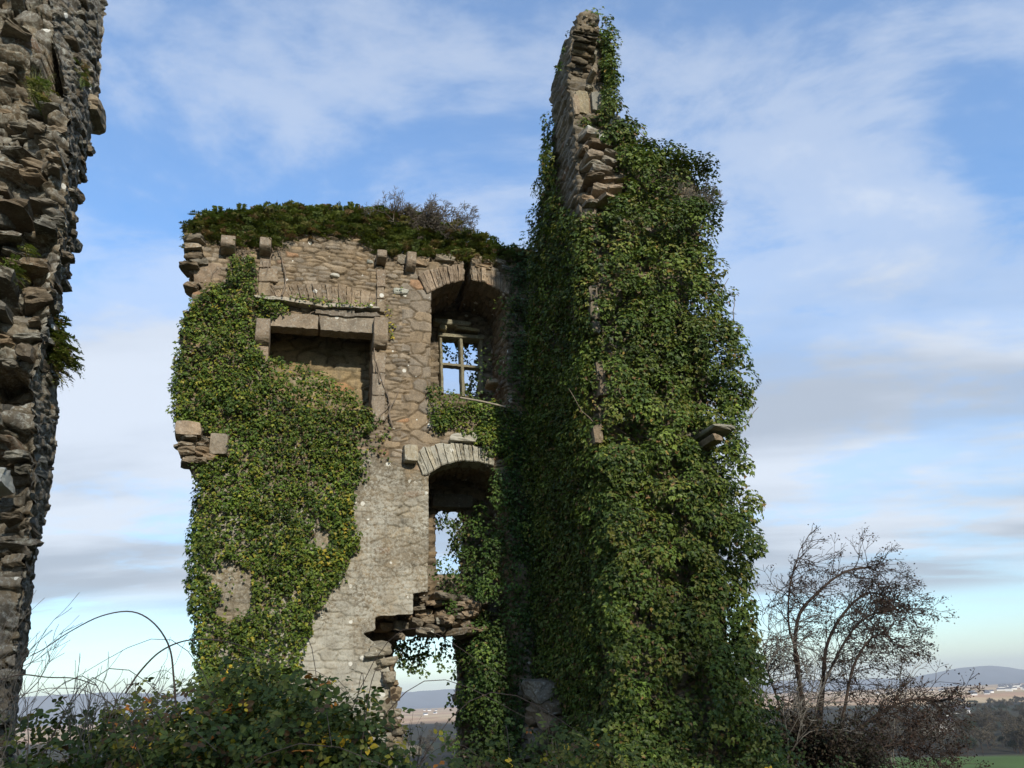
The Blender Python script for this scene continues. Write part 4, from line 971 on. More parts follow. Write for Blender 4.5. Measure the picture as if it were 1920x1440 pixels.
# 3. the tower's heavy ivy
rg = np.random.RandomState(103)
ivT = plant('ivy', tuple(Fp.pos(1.0, .1, .2)), 'massive shaggy dark green ivy coat covering the tall tower from foot to shoulder', 'ivy')
FP_ = Fp.P([(1098, 402), (1135, 405), (1160, 395), (1150, 330), (1120, 262), (1085, 225), (1140, 222), (1165, 232), (1190, 262), (1215, 290), (1250, 310), (1262, 345), (1275, 385), (1305, 408), (1325, 430), (1325, 470), (1345, 520), (1335, 555), (1358, 600), (1372, 690), (1384, 770), (1380, 830), (1388, 890), (1404, 960), (1402, 1060), (1406, 1140), (1418, 1280), (1450, 1480), (1150, 1500), (1140, 1300), (1130, 1000), (1115, 700), (1102, 520)])
_bb = np.random.RandomState(9); BC = np.array([(x+_bb.normal(0, .12), y+_bb.normal(0, .10)) for x in np.arange(-.3, 3.6, .46) for y in np.arange(-.6, 11, .40)]); BR = _bb.uniform(.30, .52, len(BC)); BH = _bb.uniform(.04, .55, len(BC))
def tl(uv):
    """bulging swags of ivy, fullest just above their lower lip"""
    out = np.zeros(len(uv))
    for (cx, cy), r, h in zip(BC, BR, BH):
        dx = (uv[:, 0]-cx)/r; dy = (uv[:, 1]-cy)/r; dy = np.where(dy < 0, dy*1.7, dy*.8)
        out = np.maximum(out, h*np.sqrt(np.clip(1-dx*dx-dy*dy, 0, 1)))
    return out
TH_ = [Fp.P([(1300, 545), (1326, 542), (1334, 575), (1304, 580)]), Fp.P([(1262, 800), (1280, 796), (1284, 818), (1266, 820)]), Fp.P([(1172, 506), (1200, 504), (1204, 540), (1176, 545)]), Fp.P([(1296, 823), (1338, 820), (1338, 850), (1296, 850)]), Fp.P([(1140, 236), (1156, 236), (1156, 252), (1140, 252)])]
f1 = surf_clumps(Fp, FP_, rg, dens=34, rad=(.09, .18), h=(-.03, .05), lump=tl, per=620, pal=PAL_TOWER, size=(.055, .095))
f0 = surf_flat(Fp, FP_, rg, 500, (.02, .16), PAL_TOWER, (.055, .09))
# the part of the front beyond the masonry is ivy alone, wrapping back
side = Fp.P([(1325, 340), (1322, 400), (1330, 470), (1350, 520), (1335, 560), (1365, 610), (1380, 700), (1390, 770), (1384, 830), (1392, 890), (1408, 960), (1404, 1060), (1408, 1140), (1422, 1280), (1455, 1480), (1380, 1480), (1370, 1200), (1355, 1000), (1335, 850), (1325, 700), (1312, 500), (1300, 380)])
n = 560; uv = sample_poly(side, n, rg); dep = rg.uniform(0, 1.5, n)
f2 = ivy_clumps(Fp.pos(uv[:, 0]-.12*dep, uv[:, 1], -dep), np.tile(unit(Fp.n*.4+Fp.a), (n, 1)), rg.uniform(.10, .22, n), rg, per=420, pal=PAL_TOWER, size=(.052, .088))
# stray outreaching sprays on the outline
out = Fp.P([(1330, 515), (1362, 530), (1374, 548), (1366, 562), (1335, 560)]); f3 = surf_clumps(Fp, out, rg, dens=220, rad=(.06, .10), h=(-.3, .05), per=700, pal=PAL_TOWER, size=(.05, .085))
pk = Fp.P([(1126, 48), (1141, 54), (1148, 110), (1148, 170), (1151, 212), (1130, 205), (1128, 120)])
f4 = surf_clumps(Fp, pk, rg, dens=620, rad=(.06, .11), h=(-.6, .26), per=900, pal=PAL_TOWER, size=(.05, .08))
pk2 = Fp.P([(1098, 30), (1120, 28), (1122, 45), (1098, 45)]); f5 = surf_flat(Fp, pk2, rg, 500, (.1, .25), PAL_DARK, (.05, .08))
pk3 = Fp.P([(1095, 60), (1130, 62), (1130, 95), (1100, 98)]); f6 = surf_flat(Fp, pk3, rg, 230, (.1, .25), PAL_WALL, (.04, .07))
pk4 = Fp.P([(1110, 172), (1135, 172), (1150, 215), (1130, 225)]); 
f7 = surf_clumps(Fp, Fp.P([(1085, 222), (1110, 212), (1145, 215), (1150, 235), (1095, 240)]), rg, dens=60, rad=(.06, .12), per=700, pal=PAL_TOWER, size=(.05, .08))
f8 = surf_clumps(Fp, Fp.P([(1095, 415), (1120, 405), (1165, 395), (1160, 360), (1175, 300), (1200, 300), (1200, 420)]), rg, dens=20, rad=(.08, .2), h=(.05, .15), per=460, pal=PAL_TOWER, size=(.05, .085))
leaves_obj('front_foliage', cut(cat([f1, f0, f2, f3, f4, f5, f6, f7, f8]), Fp, TH_, .05, rg), M_IVY, ivT)
AP = A.P([(1040, 215), (1047, 300), (1060, 385), (1092, 400), (1105, 560), (1125, 900), (1140, 1260), (1150, 1480), (990, 1480), (992, 1100), (1000, 700), (1004, 480), (1010, 420), (1020, 340), (1028, 260)])
g1 = surf_clumps(A, AP, rg, dens=34, rad=(.08, .20), h=(-.02, .16), per=400, pal=PAL_TOWER, size=(.05, .085))
g0 = surf_flat(A, AP, rg, 480, (.02, .14), PAL_TOWER, (.05, .085))
g2 = surf_clumps(A, A.P([(1046, 145), (1052, 125), (1060, 100), (1070, 60), (1074, 62), (1062, 130), (1052, 150)]), rg, dens=60, rad=(.04, .08), per=700, pal=PAL_DARK, size=(.05, .08))
cz = np.concatenate([rg.uniform(-.2, 8.2, 300), rg.uniform(.5, 5.5, 60)]); cz = cz[(hash01(np.floor(cz*1.6), 3) > .16)]
g3 = ivy_clumps(A.pos(3.12+rg.uniform(-.12, .05, len(cz)), cz, rg.uniform(-.10, .08, len(cz))), np.tile(unit(A.n+Fp.n), (len(cz), 1)), rg.uniform(.08, .19, len(cz)), rg, per=520, pal=PAL_TOWER, size=(.05, .088))
AH = [A.P([(965, 1440), (970, 1350), (1000, 1270), (1048, 1262), (1072, 1340), (1066, 1395), (1050, 1450)])]
leaves_obj('side_foliage', cut(cat([g1, g0, g2, g3]), A, AH, .22, rg), M_IVY, ivT)
st = [(u, v, rg.uniform(.6, 1.6)) for u, v in sample_poly(Fp.P([(1150, 300), (1300, 400), (1380, 1300), (1200, 1400)]), 40, rg)]
stems_on(Fp, st, rg, 1, parent=ivT, name='stems', lift=.05)
# bare dome-headed ivy bush near the tower shoulder
rg = np.random.RandomState(104)
bush = plant('ivy_bush', tuple(Fp.pos(*Fp.uv(1255, 430), 0.1)), 'rounded ivy bush with bare twiggy underside on the right shoulder of the tower', 'bush')
segs = []; tips = []
for (x, y, dx) in [(1262, 435, .5), (1275, 425, .75), (1285, 415, .9), (1255, 410, .4), (1300, 400, 1.0)]:
    for k in range(6):
        p = Fp.pos(*Fp.uv(x, y), .12); d = Fp.a*(dx+rg.normal(0, .25))+np.array([0, 0, rg.uniform(.3, 1.1)])+Fp.n*rg.uniform(.0, .45)
        grow(p, d, .22, .013, 3, rg, segs, tips, (0, 0, .2), .3, (2, 3), .72, .45, .0028, 3)
tube_obj('twigs', segs, M_TWIG, bush, 4)
uv = sample_poly(Fp.P([(1195, 275), (1215, 290), (1240, 300), (1262, 300), (1300, 312), (1318, 335), (1324, 400), (1332, 440), (1314, 440), (1312, 370), (1285, 332), (1240, 328), (1195, 300)]), 210, rg)
b = ivy_clumps(Fp.pos(uv[:, 0], uv[:, 1], rg.uniform(-.6, .35, len(uv))), np.tile(unit(Fp.a*.4+np.array([0, 0, 1.])), (len(uv), 1)), rg.uniform(.09, .17, len(uv)), rg, per=520, pal=PAL_TOWER, size=(.045, .075))
leaves_obj('foliage', b, M_IVY, bush)

# 4. wall-top growth: ferns, ivy mat, dead scrub
rg = np.random.RandomState(105)
TOPS = [(350, 424), (385, 404), (430, 400), (540, 386), (600, 390), (640, 386), (700, 392), (800, 404), (900, 443), (960, 463), (1000, 466)]
def top_region(x0, x1):
    up = [p for p in TOPS if x0 < p[0] < x1]; f = lambda x: float(np.interp(x, [p[0] for p in TOPS], [p[1] for p in TOPS]))
    bo = lambda x: float(np.interp(x, [350, 400, 435, 520, 545, 690, 700, 800, 900, 1000], [432, 446, 456, 456, 438, 436, 470, 480, 484, 490]))
    xs = np.linspace(x0, x1, 12); return W.P([(x, f(x)) for x in xs]+[(x, bo(x)) for x in xs[::-1]])
def fern_bed(name, label, x0, x1, nf, seed, leafn=480, group='fern beds on the wall top'):
    rg = np.random.RandomState(seed); reg = top_region(x0, x1); u, v = np.array(reg).mean(0)
    root = plant(name, tuple(W.pos(u, v-.2, -.3)), label, 'fern', group); leafn = int(leafn)
    uv = sample_poly(reg, nf, rg); uv[:, 1] -= .10; h = np.where(rg.rand(nf) < .5, rg.uniform(-.15, .10, nf), rg.uniform(-1.0, -.1, nf))
    D = unit(W.n*rg.uniform(-.3, 1.0, (nf, 1))+W.a*rg.normal(0, .7, (nf, 1))+np.array([0, 0, 1.])*rg.uniform(.1, 1.5, (nf, 1)))
    arr = frond_arrays(W.pos(uv[:, 0], uv[:, 1], h), D, rg.uniform(.18, .40, nf), rg, pairs=15)
    nt_ = int(nf*.45); xx = rg.uniform(x0, x1, nt_); tp = np.array([W.uv(x, float(np.interp(x, [p[0] for p in TOPS], [p[1] for p in TOPS]))+10) for x in xx])
    D2 = unit(np.array([0, 0, 1.])+W.a*rg.normal(-.25, .55, (nt_, 1))+W.n*rg.normal(.1, .4, (nt_, 1)))
    arr = cat([arr, frond_arrays(W.pos(tp[:, 0], tp[:, 1], rg.uniform(-.9, 0, nt_)), D2, rg.uniform(.10, .30, nt_), rg, pairs=12)])
    leaves_obj('fronds', arr, M_FERN, root, 'pinna')
    l = surf_flat(W.back(.2), reg, rg, leafn, (-.3, .10), PAL_WALL, (.04, .07)); l2 = surf_flat(W.back(.7), reg, rg, leafn*.6, (-.3, .3), PAL_DARK, (.05, .08))
    leaves_obj('ground_ivy', cat([l, l2]), M_IVY, root)
fern_bed('fern_clump', 'fern clump hanging over the left corner of the wall top', 352, 450, 620, 1)
fern_bed('fern_clump', 'longest and highest fern bed above the fireplace on the wall top', 450, 700, 1700, 2)
fern_bed('fern_clump', 'fern and ivy mat on the wall top under the grey bare shrub', 700, 1000, 1250, 3)
def bare_shrub(name, label, cat_, px, n, L, seed, pl=W, off=-.4, spread=1., r=.012, depth=4, mat=M_TWIG, bend=(0, 0, 0), minr=.0028):
    rg = np.random.RandomState(seed); segs = []; tips = []; base = pl.pos(*pl.uv(*px[0]), off)
    root = plant(name, tuple(base), label, cat_)
    for (x, y) in px:
        for k in range(n):
            d = np.array([rg.normal(0, spread), rg.normal(0, .5), rg.uniform(.3, 1.)]); grow(pl.pos(*pl.uv(x, y), off+rg.uniform(-.3, .3)), d, L, r, depth, rg, segs, tips, bend, .35, (2, 3), .74, .75, minr, 3)
    return root, segs, tips, rg
root, segs, tips, rg = bare_shrub('bare_shrub', 'grey leafless twiggy shrub growing on the wall top above the arched window', 'shrub', [(735, 425), (765, 428), (790, 432), (820, 440), (850, 445)], 13, .25, 7, off=-.05, bend=(.25, 0, .05), mat=M_TWIGP, r=.011)
tube_obj('twigs', segs, M_TWIGP, root, 4)
root, segs, tips, rg = bare_shrub('bare_shrub', 'small sparse shrub on the wall top beside the tower ivy', 'shrub', [(905, 470), (930, 474), (945, 474)], 5, .11, 8, r=.007, depth=3)
tube_obj('twigs', segs, M_TWIG, root, 4)
P = np.array([t[0] for t in tips]); n = len(P); leaves_obj('foliage', (P, sphere_dirs(n, rg), sphere_dirs(n, rg), rg.uniform(.02, .04, n), pick(PAL_FERN, n, rg)), M_FERN, root, 'kite')

# 5. plants on the left wall
def fern_tuft(name, label, pl, px, n, L, seed, cat_='fern', hang=.2, off=.1, outdir=None):
    rg = np.random.RandomState(seed); poly = pl.P(px); u, v = np.array(poly).mean(0); root = plant(name, tuple(pl.pos(u, v, off)), label, cat_)
    uv = sample_poly(poly, n, rg); od = pl.a if outdir is None else outdir
    D = unit(od*rg.uniform(.1, 1.2, (n, 1))+pl.n*rg.uniform(-.1, .8, (n, 1))+np.array([0, 0, 1.])*rg.uniform(-.9, .5, (n, 1)))
    leaves_obj('fronds', frond_arrays(pl.pos(uv[:, 0], uv[:, 1], off+rg.uniform(-.25, .05, n)), D, rg.uniform(L*.6, L, n), rg, pairs=13), M_FERN, root, 'pinna')
fern_tuft('fern_clump', 'dark drooping fern clump on the right edge of the left wall', NP.back(.5), [(75, 585), (98, 590), (118, 640), (122, 690), (100, 700), (85, 640)], 170, .26, 21, off=.1)
fern_tuft('fern_clump', 'small fern tuft below the pointed niche high on the left wall', NP, [(52, 165), (85, 160), (95, 200), (60, 205)], 60, .20, 22, off=.15)
fern_tuft('fern_clump', 'little green plant in a crack midway up the left wall', NP, [(35, 460), (60, 465), (60, 485), (40, 485)], 30, .13, 23, off=.12)
fern_tuft('fern_clump', 'mossy tuft under the projecting stone of the left wall', NP.back(.4), [(140, 130), (165, 130), (165, 175), (145, 175)], 35, .14, 24, off=.15)
rg = np.random.RandomState(25); gt = plant('grass_tuft', tuple(NP.pos(*NP.uv(85, 185), .15)), 'pale grass tuft at the foot of the pointed niche on the left wall', 'grass'); segs = []
for k in range(60):
    p = NP.pos(*NP.uv(80+rg.normal(0, 9), 190+rg.normal(0, 4)), .15); d = np.array([rg.normal(0, .5), -.2, 1.]); q = p+unit(d)*rg.uniform(.08, .2); segs += [(p, q, .003, .002), (q, q+unit(d*np.array([2., 1, .2]))*.06, .002, .001)]
tube_obj('blades', segs, mat_plain('dry_grass', (.16, .17, .06), .8, .3, 30, 0), gt, 3)
fern_tuft('dead_bracken', 'brown withered bracken on the left wall above the dark hollow', NP, [(0, 495), (38, 500), (40, 530), (5, 540)], 40, .18, 26, off=.15)

# ------------------------------------------------------------------ brambles in the foreground
def bramble(label, cx, cy, rx, ry, ztop, seed, nleaf, ncane=14, pal=PAL_BRAM, size=(.028, .052), zb=.35, tall=.25, lumps=40):
    rg = np.random.RandomState(seed); base = (cx, cy, gz(cx, cy)); root = plant('bramble_bush', base, label, 'bramble', 'bramble bushes along the foreground')
    segs = []; cp = []; P = []
    # cushions of leaf over a mound
    cen = []; rad = []
    for k in range(lumps):
        a = rg.uniform(0, 2*math.pi); q = math.sqrt(rg.rand()); x = cx+rx*q*math.cos(a); y = cy+ry*q*math.sin(a)
        top = zb+(ztop-zb)*(1-.35*q*q)+rg.uniform(-.16, .10); cen.append((x, y, top-.12)); rad.append(rg.uniform(.12, .26))
        for j in range(3): cen.append((x+rg.normal(0, .12), y+rg.normal(0, .12), top-.2-rg.uniform(.1, .9))); rad.append(rg.uniform(.12, .26))
    cen = np.array(cen); rad = np.array(rad); n = int(nleaf*1.35); k = rg.randint(0, len(cen), n); d = sphere_dirs(n, rg)
    P = cen[k]+d*rad[k, None]*rg.uniform(.35, 1.15, (n, 1)); m = P[:, 2] > zb-.3; P = P[m]; d = d[m]; n = len(P)
    # three leaflets per stalk
    ND = unit(d*.5+np.array([0, -.35, .6])+rg.normal(0, .4, (n, 3))); T0 = unit(d*.6+np.array([0, -.2, -.35])+rg.normal(0, .6, (n, 3)))
    B0 = np.cross(ND, T0); sz = rg.uniform(size[0], size[1], n); c = pick(pal, n, rg); q = []
    for s, f, sc_ in ((0, 1., 1.), (1, .25, .85), (-1, .25, .85)):
        Td = unit(T0*f+B0*s); q.append((P+Td*.012, unit(ND+rg.normal(0, .12, (n, 3))), Td, sz*sc_*rg.uniform(.85, 1.15, n), c*rg.uniform(.85, 1.15, (n, 1))))
    leaves_obj('leaves', cat(q), M_BRAM, root, 'oval')
    for k in range(ncane):
        a = rg.uniform(0, 2*math.pi); x = cx+rx*.8*math.cos(a)*rg.rand(); y = cy+ry*.8*math.sin(a)*rg.rand(); dx, dy = rg.normal(0, .7), rg.normal(0, .3); H = ztop+rg.uniform(-.25, tall)
        pts = smooth_path([(x, y, gz(x, y)), (x+dx*.3, y+dy*.3, H*.65), (x+dx*.7, y+dy*.7, H), (x+dx*1.3, y+dy*1.3, H-.15-.4*rg.rand())], 15); tube_obj('cane', path_segs(pts, rg.uniform(.0025, .0045), .0014), M_CANE, root, 5)
    return root
bramble('leafy bramble bush with orange leaves in front of the left wall foot', -2.3, 4.6, .95, .7, 1.62, 1, 3600, 8)
bramble('tallest bramble bush, with arching canes, before the left end of the ruin', -1.45, 4.9, .70, .7, 1.87, 2, 5200, 7, tall=.15)
bramble('bramble bush with yellowed leaves below the pale lichened wall', -1.15, 4.9, .50, .7, 1.67, 3, 3200, 5, tall=.1)
bramble('low dark bramble tangle nearest the camera at the bottom left corner', -2.2, 3.5, .9, .45, 1.30, 4, 2400, 10)
bramble('low dark bramble tangle nearest the camera at the bottom centre', -.7, 3.7, .85, .5, 1.30, 5, 2400, 5, tall=.1)
bramble('loose bramble growth below the ruined doorway', .1, 6.6, .9, 1.0, 1.36, 6, 3200, 5, tall=.05)
bramble('dark bramble at the foot of the green ivy wall', -2.75, 7.6, 1.25, 1.2, 1.88, 7, 4200, 6, size=(.04, .065))
bramble('dark undergrowth at the foot of the ivy tower', 1.6, 8.6, 1.6, .7, 1.0, 8, 3600, 5, tall=.05)
# the long arching cane against the sky and bare stalks round it
def at(x, y, D):
    d = ray(x, y); return CAM+d*(D/d[1])
rg = np.random.RandomState(301)
o = tube_obj('arching_cane', path_segs(smooth_path([at(330, 1330, 4.5), at(326, 1275, 4.5), at(318, 1215, 4.5), at(290, 1170, 4.45), at(248, 1147, 4.4), at(190, 1155, 4.35), at(130, 1185, 4.3), at(85, 1215, 4.2), at(57, 1230, 4.2)], 40),   .0055, .0022), M_CANE, None, 6)
rebase(o, at(330, 1330, 4.5)); tag(o, 'single thin cane arching high against the sky left of the ruin', 'bramble cane')
o = tube_obj('arching_cane', path_segs(smooth_path([at(235, 1300, 4.8), at(262, 1260, 4.8), at(300, 1222, 4.8), at(345, 1202, 4.8), at(395, 1199, 4.9), at(450, 1210, 5.), at(520, 1240, 5.1)], 30), .0055, .003), M_CANE, None, 6)
rebase(o, at(235, 1300, 4.8)); tag(o, 'dark cane curving right across the left foot of the ruin', 'bramble cane')
o = tube_obj('arching_cane', path_segs(smooth_path([at(0, 1275, 4.3), at(40, 1265, 4.3), at(90, 1270, 4.3), at(140, 1272, 4.4), at(180, 1285, 4.5)], 30), .0042, .0025), M_CANE, None, 6)
rebase(o, at(0, 1275, 4.3)); tag(o, 'low dark cane running level across the gap at the left wall foot', 'bramble cane')
def dead_stalk(label, x, y, D, hpx, n, seed, lean=(0, 0), mat=M_STALK, depth=2, spread=.45):
    rg = np.random.RandomState(seed); p = at(x, y, D); segs = []; tips = []; L = hpx*D/1500.
    root = empty('dead_stalk_clump', tuple(p), label, 'dead plant', 'dry leafless stalks among the brambles')
    for k in range(n):
        segs = []; q = p+rg.normal(0, .05, 3)*np.array([1, 1, 0]); q[2] -= .25
        grow(q, (rg.normal(0, .30)+lean[0], rg.normal(0, .2), 1.), (L+.25)*.42*rg.uniform(.7, 1.1), .0036, depth, rg, segs, tips, (0, 0, .15), .16, (1, 2), .72, spread, .0011, 5)
        tube_obj('stalk', segs, mat, root, 4)
dead_stalk('pale leafless stalks branching against the sky left of the big arching cane', 155, 1330, 4.4, 125, 5, 1)
dead_stalk('upright grey leafless stems beneath the big arching cane', 200, 1330, 4.5, 130, 4, 2)
dead_stalk('bare twigs leaning right beside the left edge of the ruin', 250, 1330, 4.8, 150, 6, 3, lean=(.45, 0))
dead_stalk('pale bare twigs across the foot of the left wall at the frame edge', -10, 1250, 4.0, 170, 7, 4, lean=(.5, 0))
dead_stalk('thin twigs in the gap beside the foot of the left wall', 60, 1330, 4.4, 110, 4, 5)
dead_stalk('dry stems standing below the tower footing', 1040, 1470, 8.5, 120, 7, 6, depth=2)
dead_stalk('dark thin twigs crossing the doorway foot', 760, 1440, 7.5, 110, 5, 7, mat=M_BARK)
# ------------------------------------------------------------------ wind-bent hawthorn and bare trees right of the tower
def hawthorn():
    rg = np.random.RandomState(401); base = np.array([5.75, 14.6, gz(5.75, 14.6)])
    root = plant('hawthorn_tree', tuple(base), 'wind-bent dark hawthorn with few withered leaves right of the ivy tower', 'tree')
    segs = []; tips = []; D = 14.6
    trunks = [  # main limbs traced through space
        [(1512, 1500, 14.6), (1510, 1400, 14.6), (1498, 1320, 14.5), (1497, 1240, 14.4), (1480, 1180, 14.4), (1478, 1130, 14.3), (1484, 1085, 14.2), (1496, 1045, 14.2)],
        [(1515, 1500, 14.6), (1512, 1380, 14.6), (1500, 1290, 14.6), (1490, 1210, 14.7), (1500, 1150, 14.7), (1530, 1115, 14.8), (1570, 1080, 14.8), (1615, 1064, 14.8), (1648, 1072, 14.8)],
        [(1540, 1500, 14.9), (1536, 1380, 14.9), (1542, 1300, 15.), (1548, 1220, 15.), (1575, 1160, 15.), (1620, 1115, 15.), (1660, 1118, 15.1), (1710, 1150, 15.1)],
        [(1560, 1500, 14.2), (1570, 1400, 14.2), (1585, 1320, 14.1), (1600, 1250, 14.1), (1630, 1200, 14.), (1660, 1190, 14.), (1680, 1215, 14.)],
        [(1540, 1500, 14.5), (1560, 1430, 14.4), (1610, 1370, 14.3), (1660, 1330, 14.2), (1720, 1310, 14.2), (1765, 1316, 14.2)],
        [(1580, 1520, 14.2), (1610, 1450, 14.1), (1660, 1400, 14.), (1720, 1400, 14.), (1770, 1440, 14.)],
        [(1500, 1500, 14.4), (1480, 1400, 14.4), (1460, 1320, 14.5), (1440, 1260, 14.5), (1430, 1200, 14.5)],
        [(1530, 1500, 14.7), (1530, 1340, 14.8), (1560, 1250, 14.8), (1600, 1180, 14.9), (1640, 1150, 14.9), (1670, 1145, 14.9)]]
    for i, tr in enumerate(trunks):
        pts = smooth_path([at(*q) for q in tr], 28); r0 = [.036, .055, .05, .036, .034, .028, .03, .034][i]; segs += path_segs(pts, r0, .008)
        m = len(pts)
        for j in range(int(m*.30), m, 1):
            for _ in range(3 if j < m*.5 else 4):
                d = unit(np.array(pts[min(j+1, m-1)])-np.array(pts[j-1])+unit(rg.normal(0, 1, 3))*.9+np.array([.25, 0, .05]))
                grow(pts[j], d, rg.uniform(.18, .42), .008, 2, rg, segs, tips, (.35, 0, -.10), .3, (2, 3), .70, .7, .003, 3)
    tube_obj('branches', segs, M_BARK, root, 5)
    n = len(tips)*2; P = np.array([tips[i//2][0] for i in range(n)])+rg.normal(0, .035, (n, 3)); X = P[:, 0]
    keep = rg.rand(n) < np.clip(.15+(X-5.0)*.28, .08, .62); P = P[keep]; n = len(P)
    pal = [((.030, .018, .014), .4), ((.045, .025, .018), .3), ((.025, .024, .016), .2), ((.06, .03, .015), .1)]
    leaves_obj('leaves', (P, sphere_dirs(n, rg), sphere_dirs(n, rg), rg.uniform(.024, .046, n), pick(pal, n, rg)), M_DEADLEAF, root, 'kite')
hawthorn()
def side_shrub(label, x, y, D, h, n, seed, mat, name='bare_shrub', r=.014, leaf=None, bend=(0, 0, 0), spread=.4, depth=3, lfn=0, cat_='shrub'):
    rg = np.random.RandomState(seed); p = at(x, y, D); p[2] = gz(p[0], p[1]); H = at(x, y-h, D)[2]-p[2]; segs = []; tips = []; root = plant(name, tuple(p), label, cat_)
    for k in range(n): grow(p+rg.normal(0, .10, 3)*np.array([1, 1, 0]), (rg.normal(0, spread), rg.normal(0, spread*.6), 1.), H*.36*rg.uniform(.7, 1.15), r, depth, rg, segs, tips, bend, .22, (2, 3), .68, .55, .0035, 4)
    tube_obj('twigs', segs, mat, root, 4)
    if lfn:
        m = len(tips)*lfn; P = np.array([tips[i//lfn][0] for i in range(m)])+rg.normal(0, .07, (m, 3)); leaves_obj('leaves', (P, sphere_dirs(m, rg), sphere_dirs(m, rg), rg.uniform(.03, .06, m), pick(leaf, m, rg)), M_DEADLEAF, root, 'kite')
PB_ = [((.03, .024, .016), .4), ((.045, .034, .022), .3), ((.03, .034, .018), .3)]
side_shrub('pale leafless bush hugging the right side of the ivy tower', 1448, 1440, 13.2, 370, 9, 1, M_TWIG, r=.012)
side_shrub('dark brown thicket at the foot of the hawthorn beside the tower', 1500, 1500, 13.6, 200, 24, 2, M_BARK, leaf=PB_, lfn=2, spread=.6, r=.009)
side_shrub('low brown thicket under the middle of the hawthorn', 1590, 1520, 13.2, 220, 24, 3, M_BARK, leaf=PB_, lfn=2, spread=.7, r=.009)
side_shrub('spindly bare sapling behind the right edge of the hawthorn', 1670, 1460, 16.5, 250, 3, 5, M_TWIG, name='bare_sapling', r=.014, bend=(.2, 0, .1), cat_='tree', depth=3)

# ------------------------------------------------------------------ unseen trees added behind the camera to shade the foreground
def shade_tree(x, y, H, seed, label):
    rg = np.random.RandomState(seed); z = gz(x, y); root = plant('shade_caster_tree', (x, y, z), label, 'tree', 'unseen trees added for shade behind the viewpoint'); segs = path_segs([(x, y, z-.3), (x+.1, y, z+H*.3), (x-.1, y+.1, z+H*.75)], .26, .08); cen = []
    for k in range(60):
        t = rg.uniform(.28, 1); a = rg.uniform(0, 6.28); q = H*.30*math.sin(math.pi*min(1, (t-.2)*1.05))**.7*math.sqrt(rg.rand())
        c = np.array([x+q*math.cos(a), y+q*math.sin(a), z+H*t]); cen.append(c); segs.append((np.array([x, y, z+H*max(.2, t-.2)]), c, .05, .015))
    tube_obj('trunk', segs, M_BARK, root, 6); cen = np.array(cen); n = 5200; k = rg.randint(0, len(cen), n); P = cen[k]+rg.normal(0, .42, (n, 3))
    leaves_obj('crown', (P, sphere_dirs(n, rg), sphere_dirs(n, rg), rg.uniform(.12, .2, n), pick(PAL_DARK, n, rg)), M_IVY, root, 'kite')
for i, (x, y, H) in enumerate([(-1.0, -7.5, 9.5), (3.0, -7.0, 11.5), (6.2, -8.2, 12.0), (9.6, -7.2, 12.5), (13.2, -7.8, 12.0)]):
    shade_tree(x, y, H, 700+i, ['shortest', 'second', 'middle', 'fourth', 'last'][i]+' of the unseen ivy-clad trees added for shade behind the camera, counted from the left wall')
# ------------------------------------------------------------------ distant trees, hedges and houses
M_FARW = mat_plain('winter_crown', (.080, .066, .045), .95, .3, .8, 0); M_FARG = mat_plain('evergreen_crown', (.032, .042, .022), .95, .3, .8, 0)
def far_tree(seed, H, mat, name='bare_tree'):
    rg = np.random.RandomState(seed); segs = []; tips = []; root = bpy.data.objects.new(name, None); COL.objects.link(root)
    tr = path_segs([(0, 0, -1), (rg.normal(0, .1), 0, H*.2), (rg.normal(0, .3), 0, H*.45)], H*.03, H*.012); 
    for k in range(7): grow((0, 0, H*.15+rg.rand()*H*.2), (rg.normal(0, .9), rg.normal(0, .9), 1.), H*.22, H*.009, 2, rg, segs, tips, (0, 0, .2), .25, (2, 3), .75, .7, H*.0015, 2)
    t = tube_obj('trunk', tr+segs, M_BARK, root, 4)
    P = np.array([t_[0] for t_ in tips]); k = rg.randint(0, len(P), 1500); P = P[k]+rg.normal(0, H*.045, (1500, 3)); n = 1500
    leaves_obj('crown', (P, sphere_dirs(n, rg), sphere_dirs(n, rg), rg.uniform(H*.03, H*.07, n), np.ones((n, 3))), mat, root, 'bit')
    return root
def copy_tree(src, loc, s, rz):
    r = src.copy(); COL.objects.link(r); r.location = loc; r.scale = (s, s, s*1.0); r.rotation_euler = (0, 0, rz)
    for ch in src.children: c = ch.copy(); COL.objects.link(c); c.parent = r
    return r
protos = [(far_tree(1, 9, M_FARW), 0), (far_tree(2, 8, M_FARW), 0), (far_tree(3, 7, M_FARG, 'evergreen_tree'), 1), (far_tree(4, 10, M_FARW), 0)]
rg = np.random.RandomState(501); spots = []
def place(where, azs, rr, num, wts=(.35, .3, .12, .23)):
    for i in range(num):
        a = math.radians(rg.uniform(*azs)); r = math.exp(rg.uniform(math.log(rr[0]), math.log(rr[1]))); spots.append((r*math.sin(a), r*math.cos(a)+4, rg.choice(4, p=wts), where))
place('nearer', (22, 34.5), (372, 560), 90); place('farther', (24, 34.5), (520, 1400), 190, (.25, .25, .3, .2)); place('doorway', (-9, -2), (400, 1200), 22); place('gap', (-33, -28), (300, 1200), 14); place('field', (29, 34.5), (350, 368), 14)
TL = {'nearer': 'on the near valley slope right of the hawthorn', 'farther': 'in the far belt below the sunlit plain', 'doorway': 'on the plain seen through the broken doorway', 'gap': 'beyond the gap between the left wall and the ruin', 'field': 'along the top edge of the green field'}
used = [False]*4
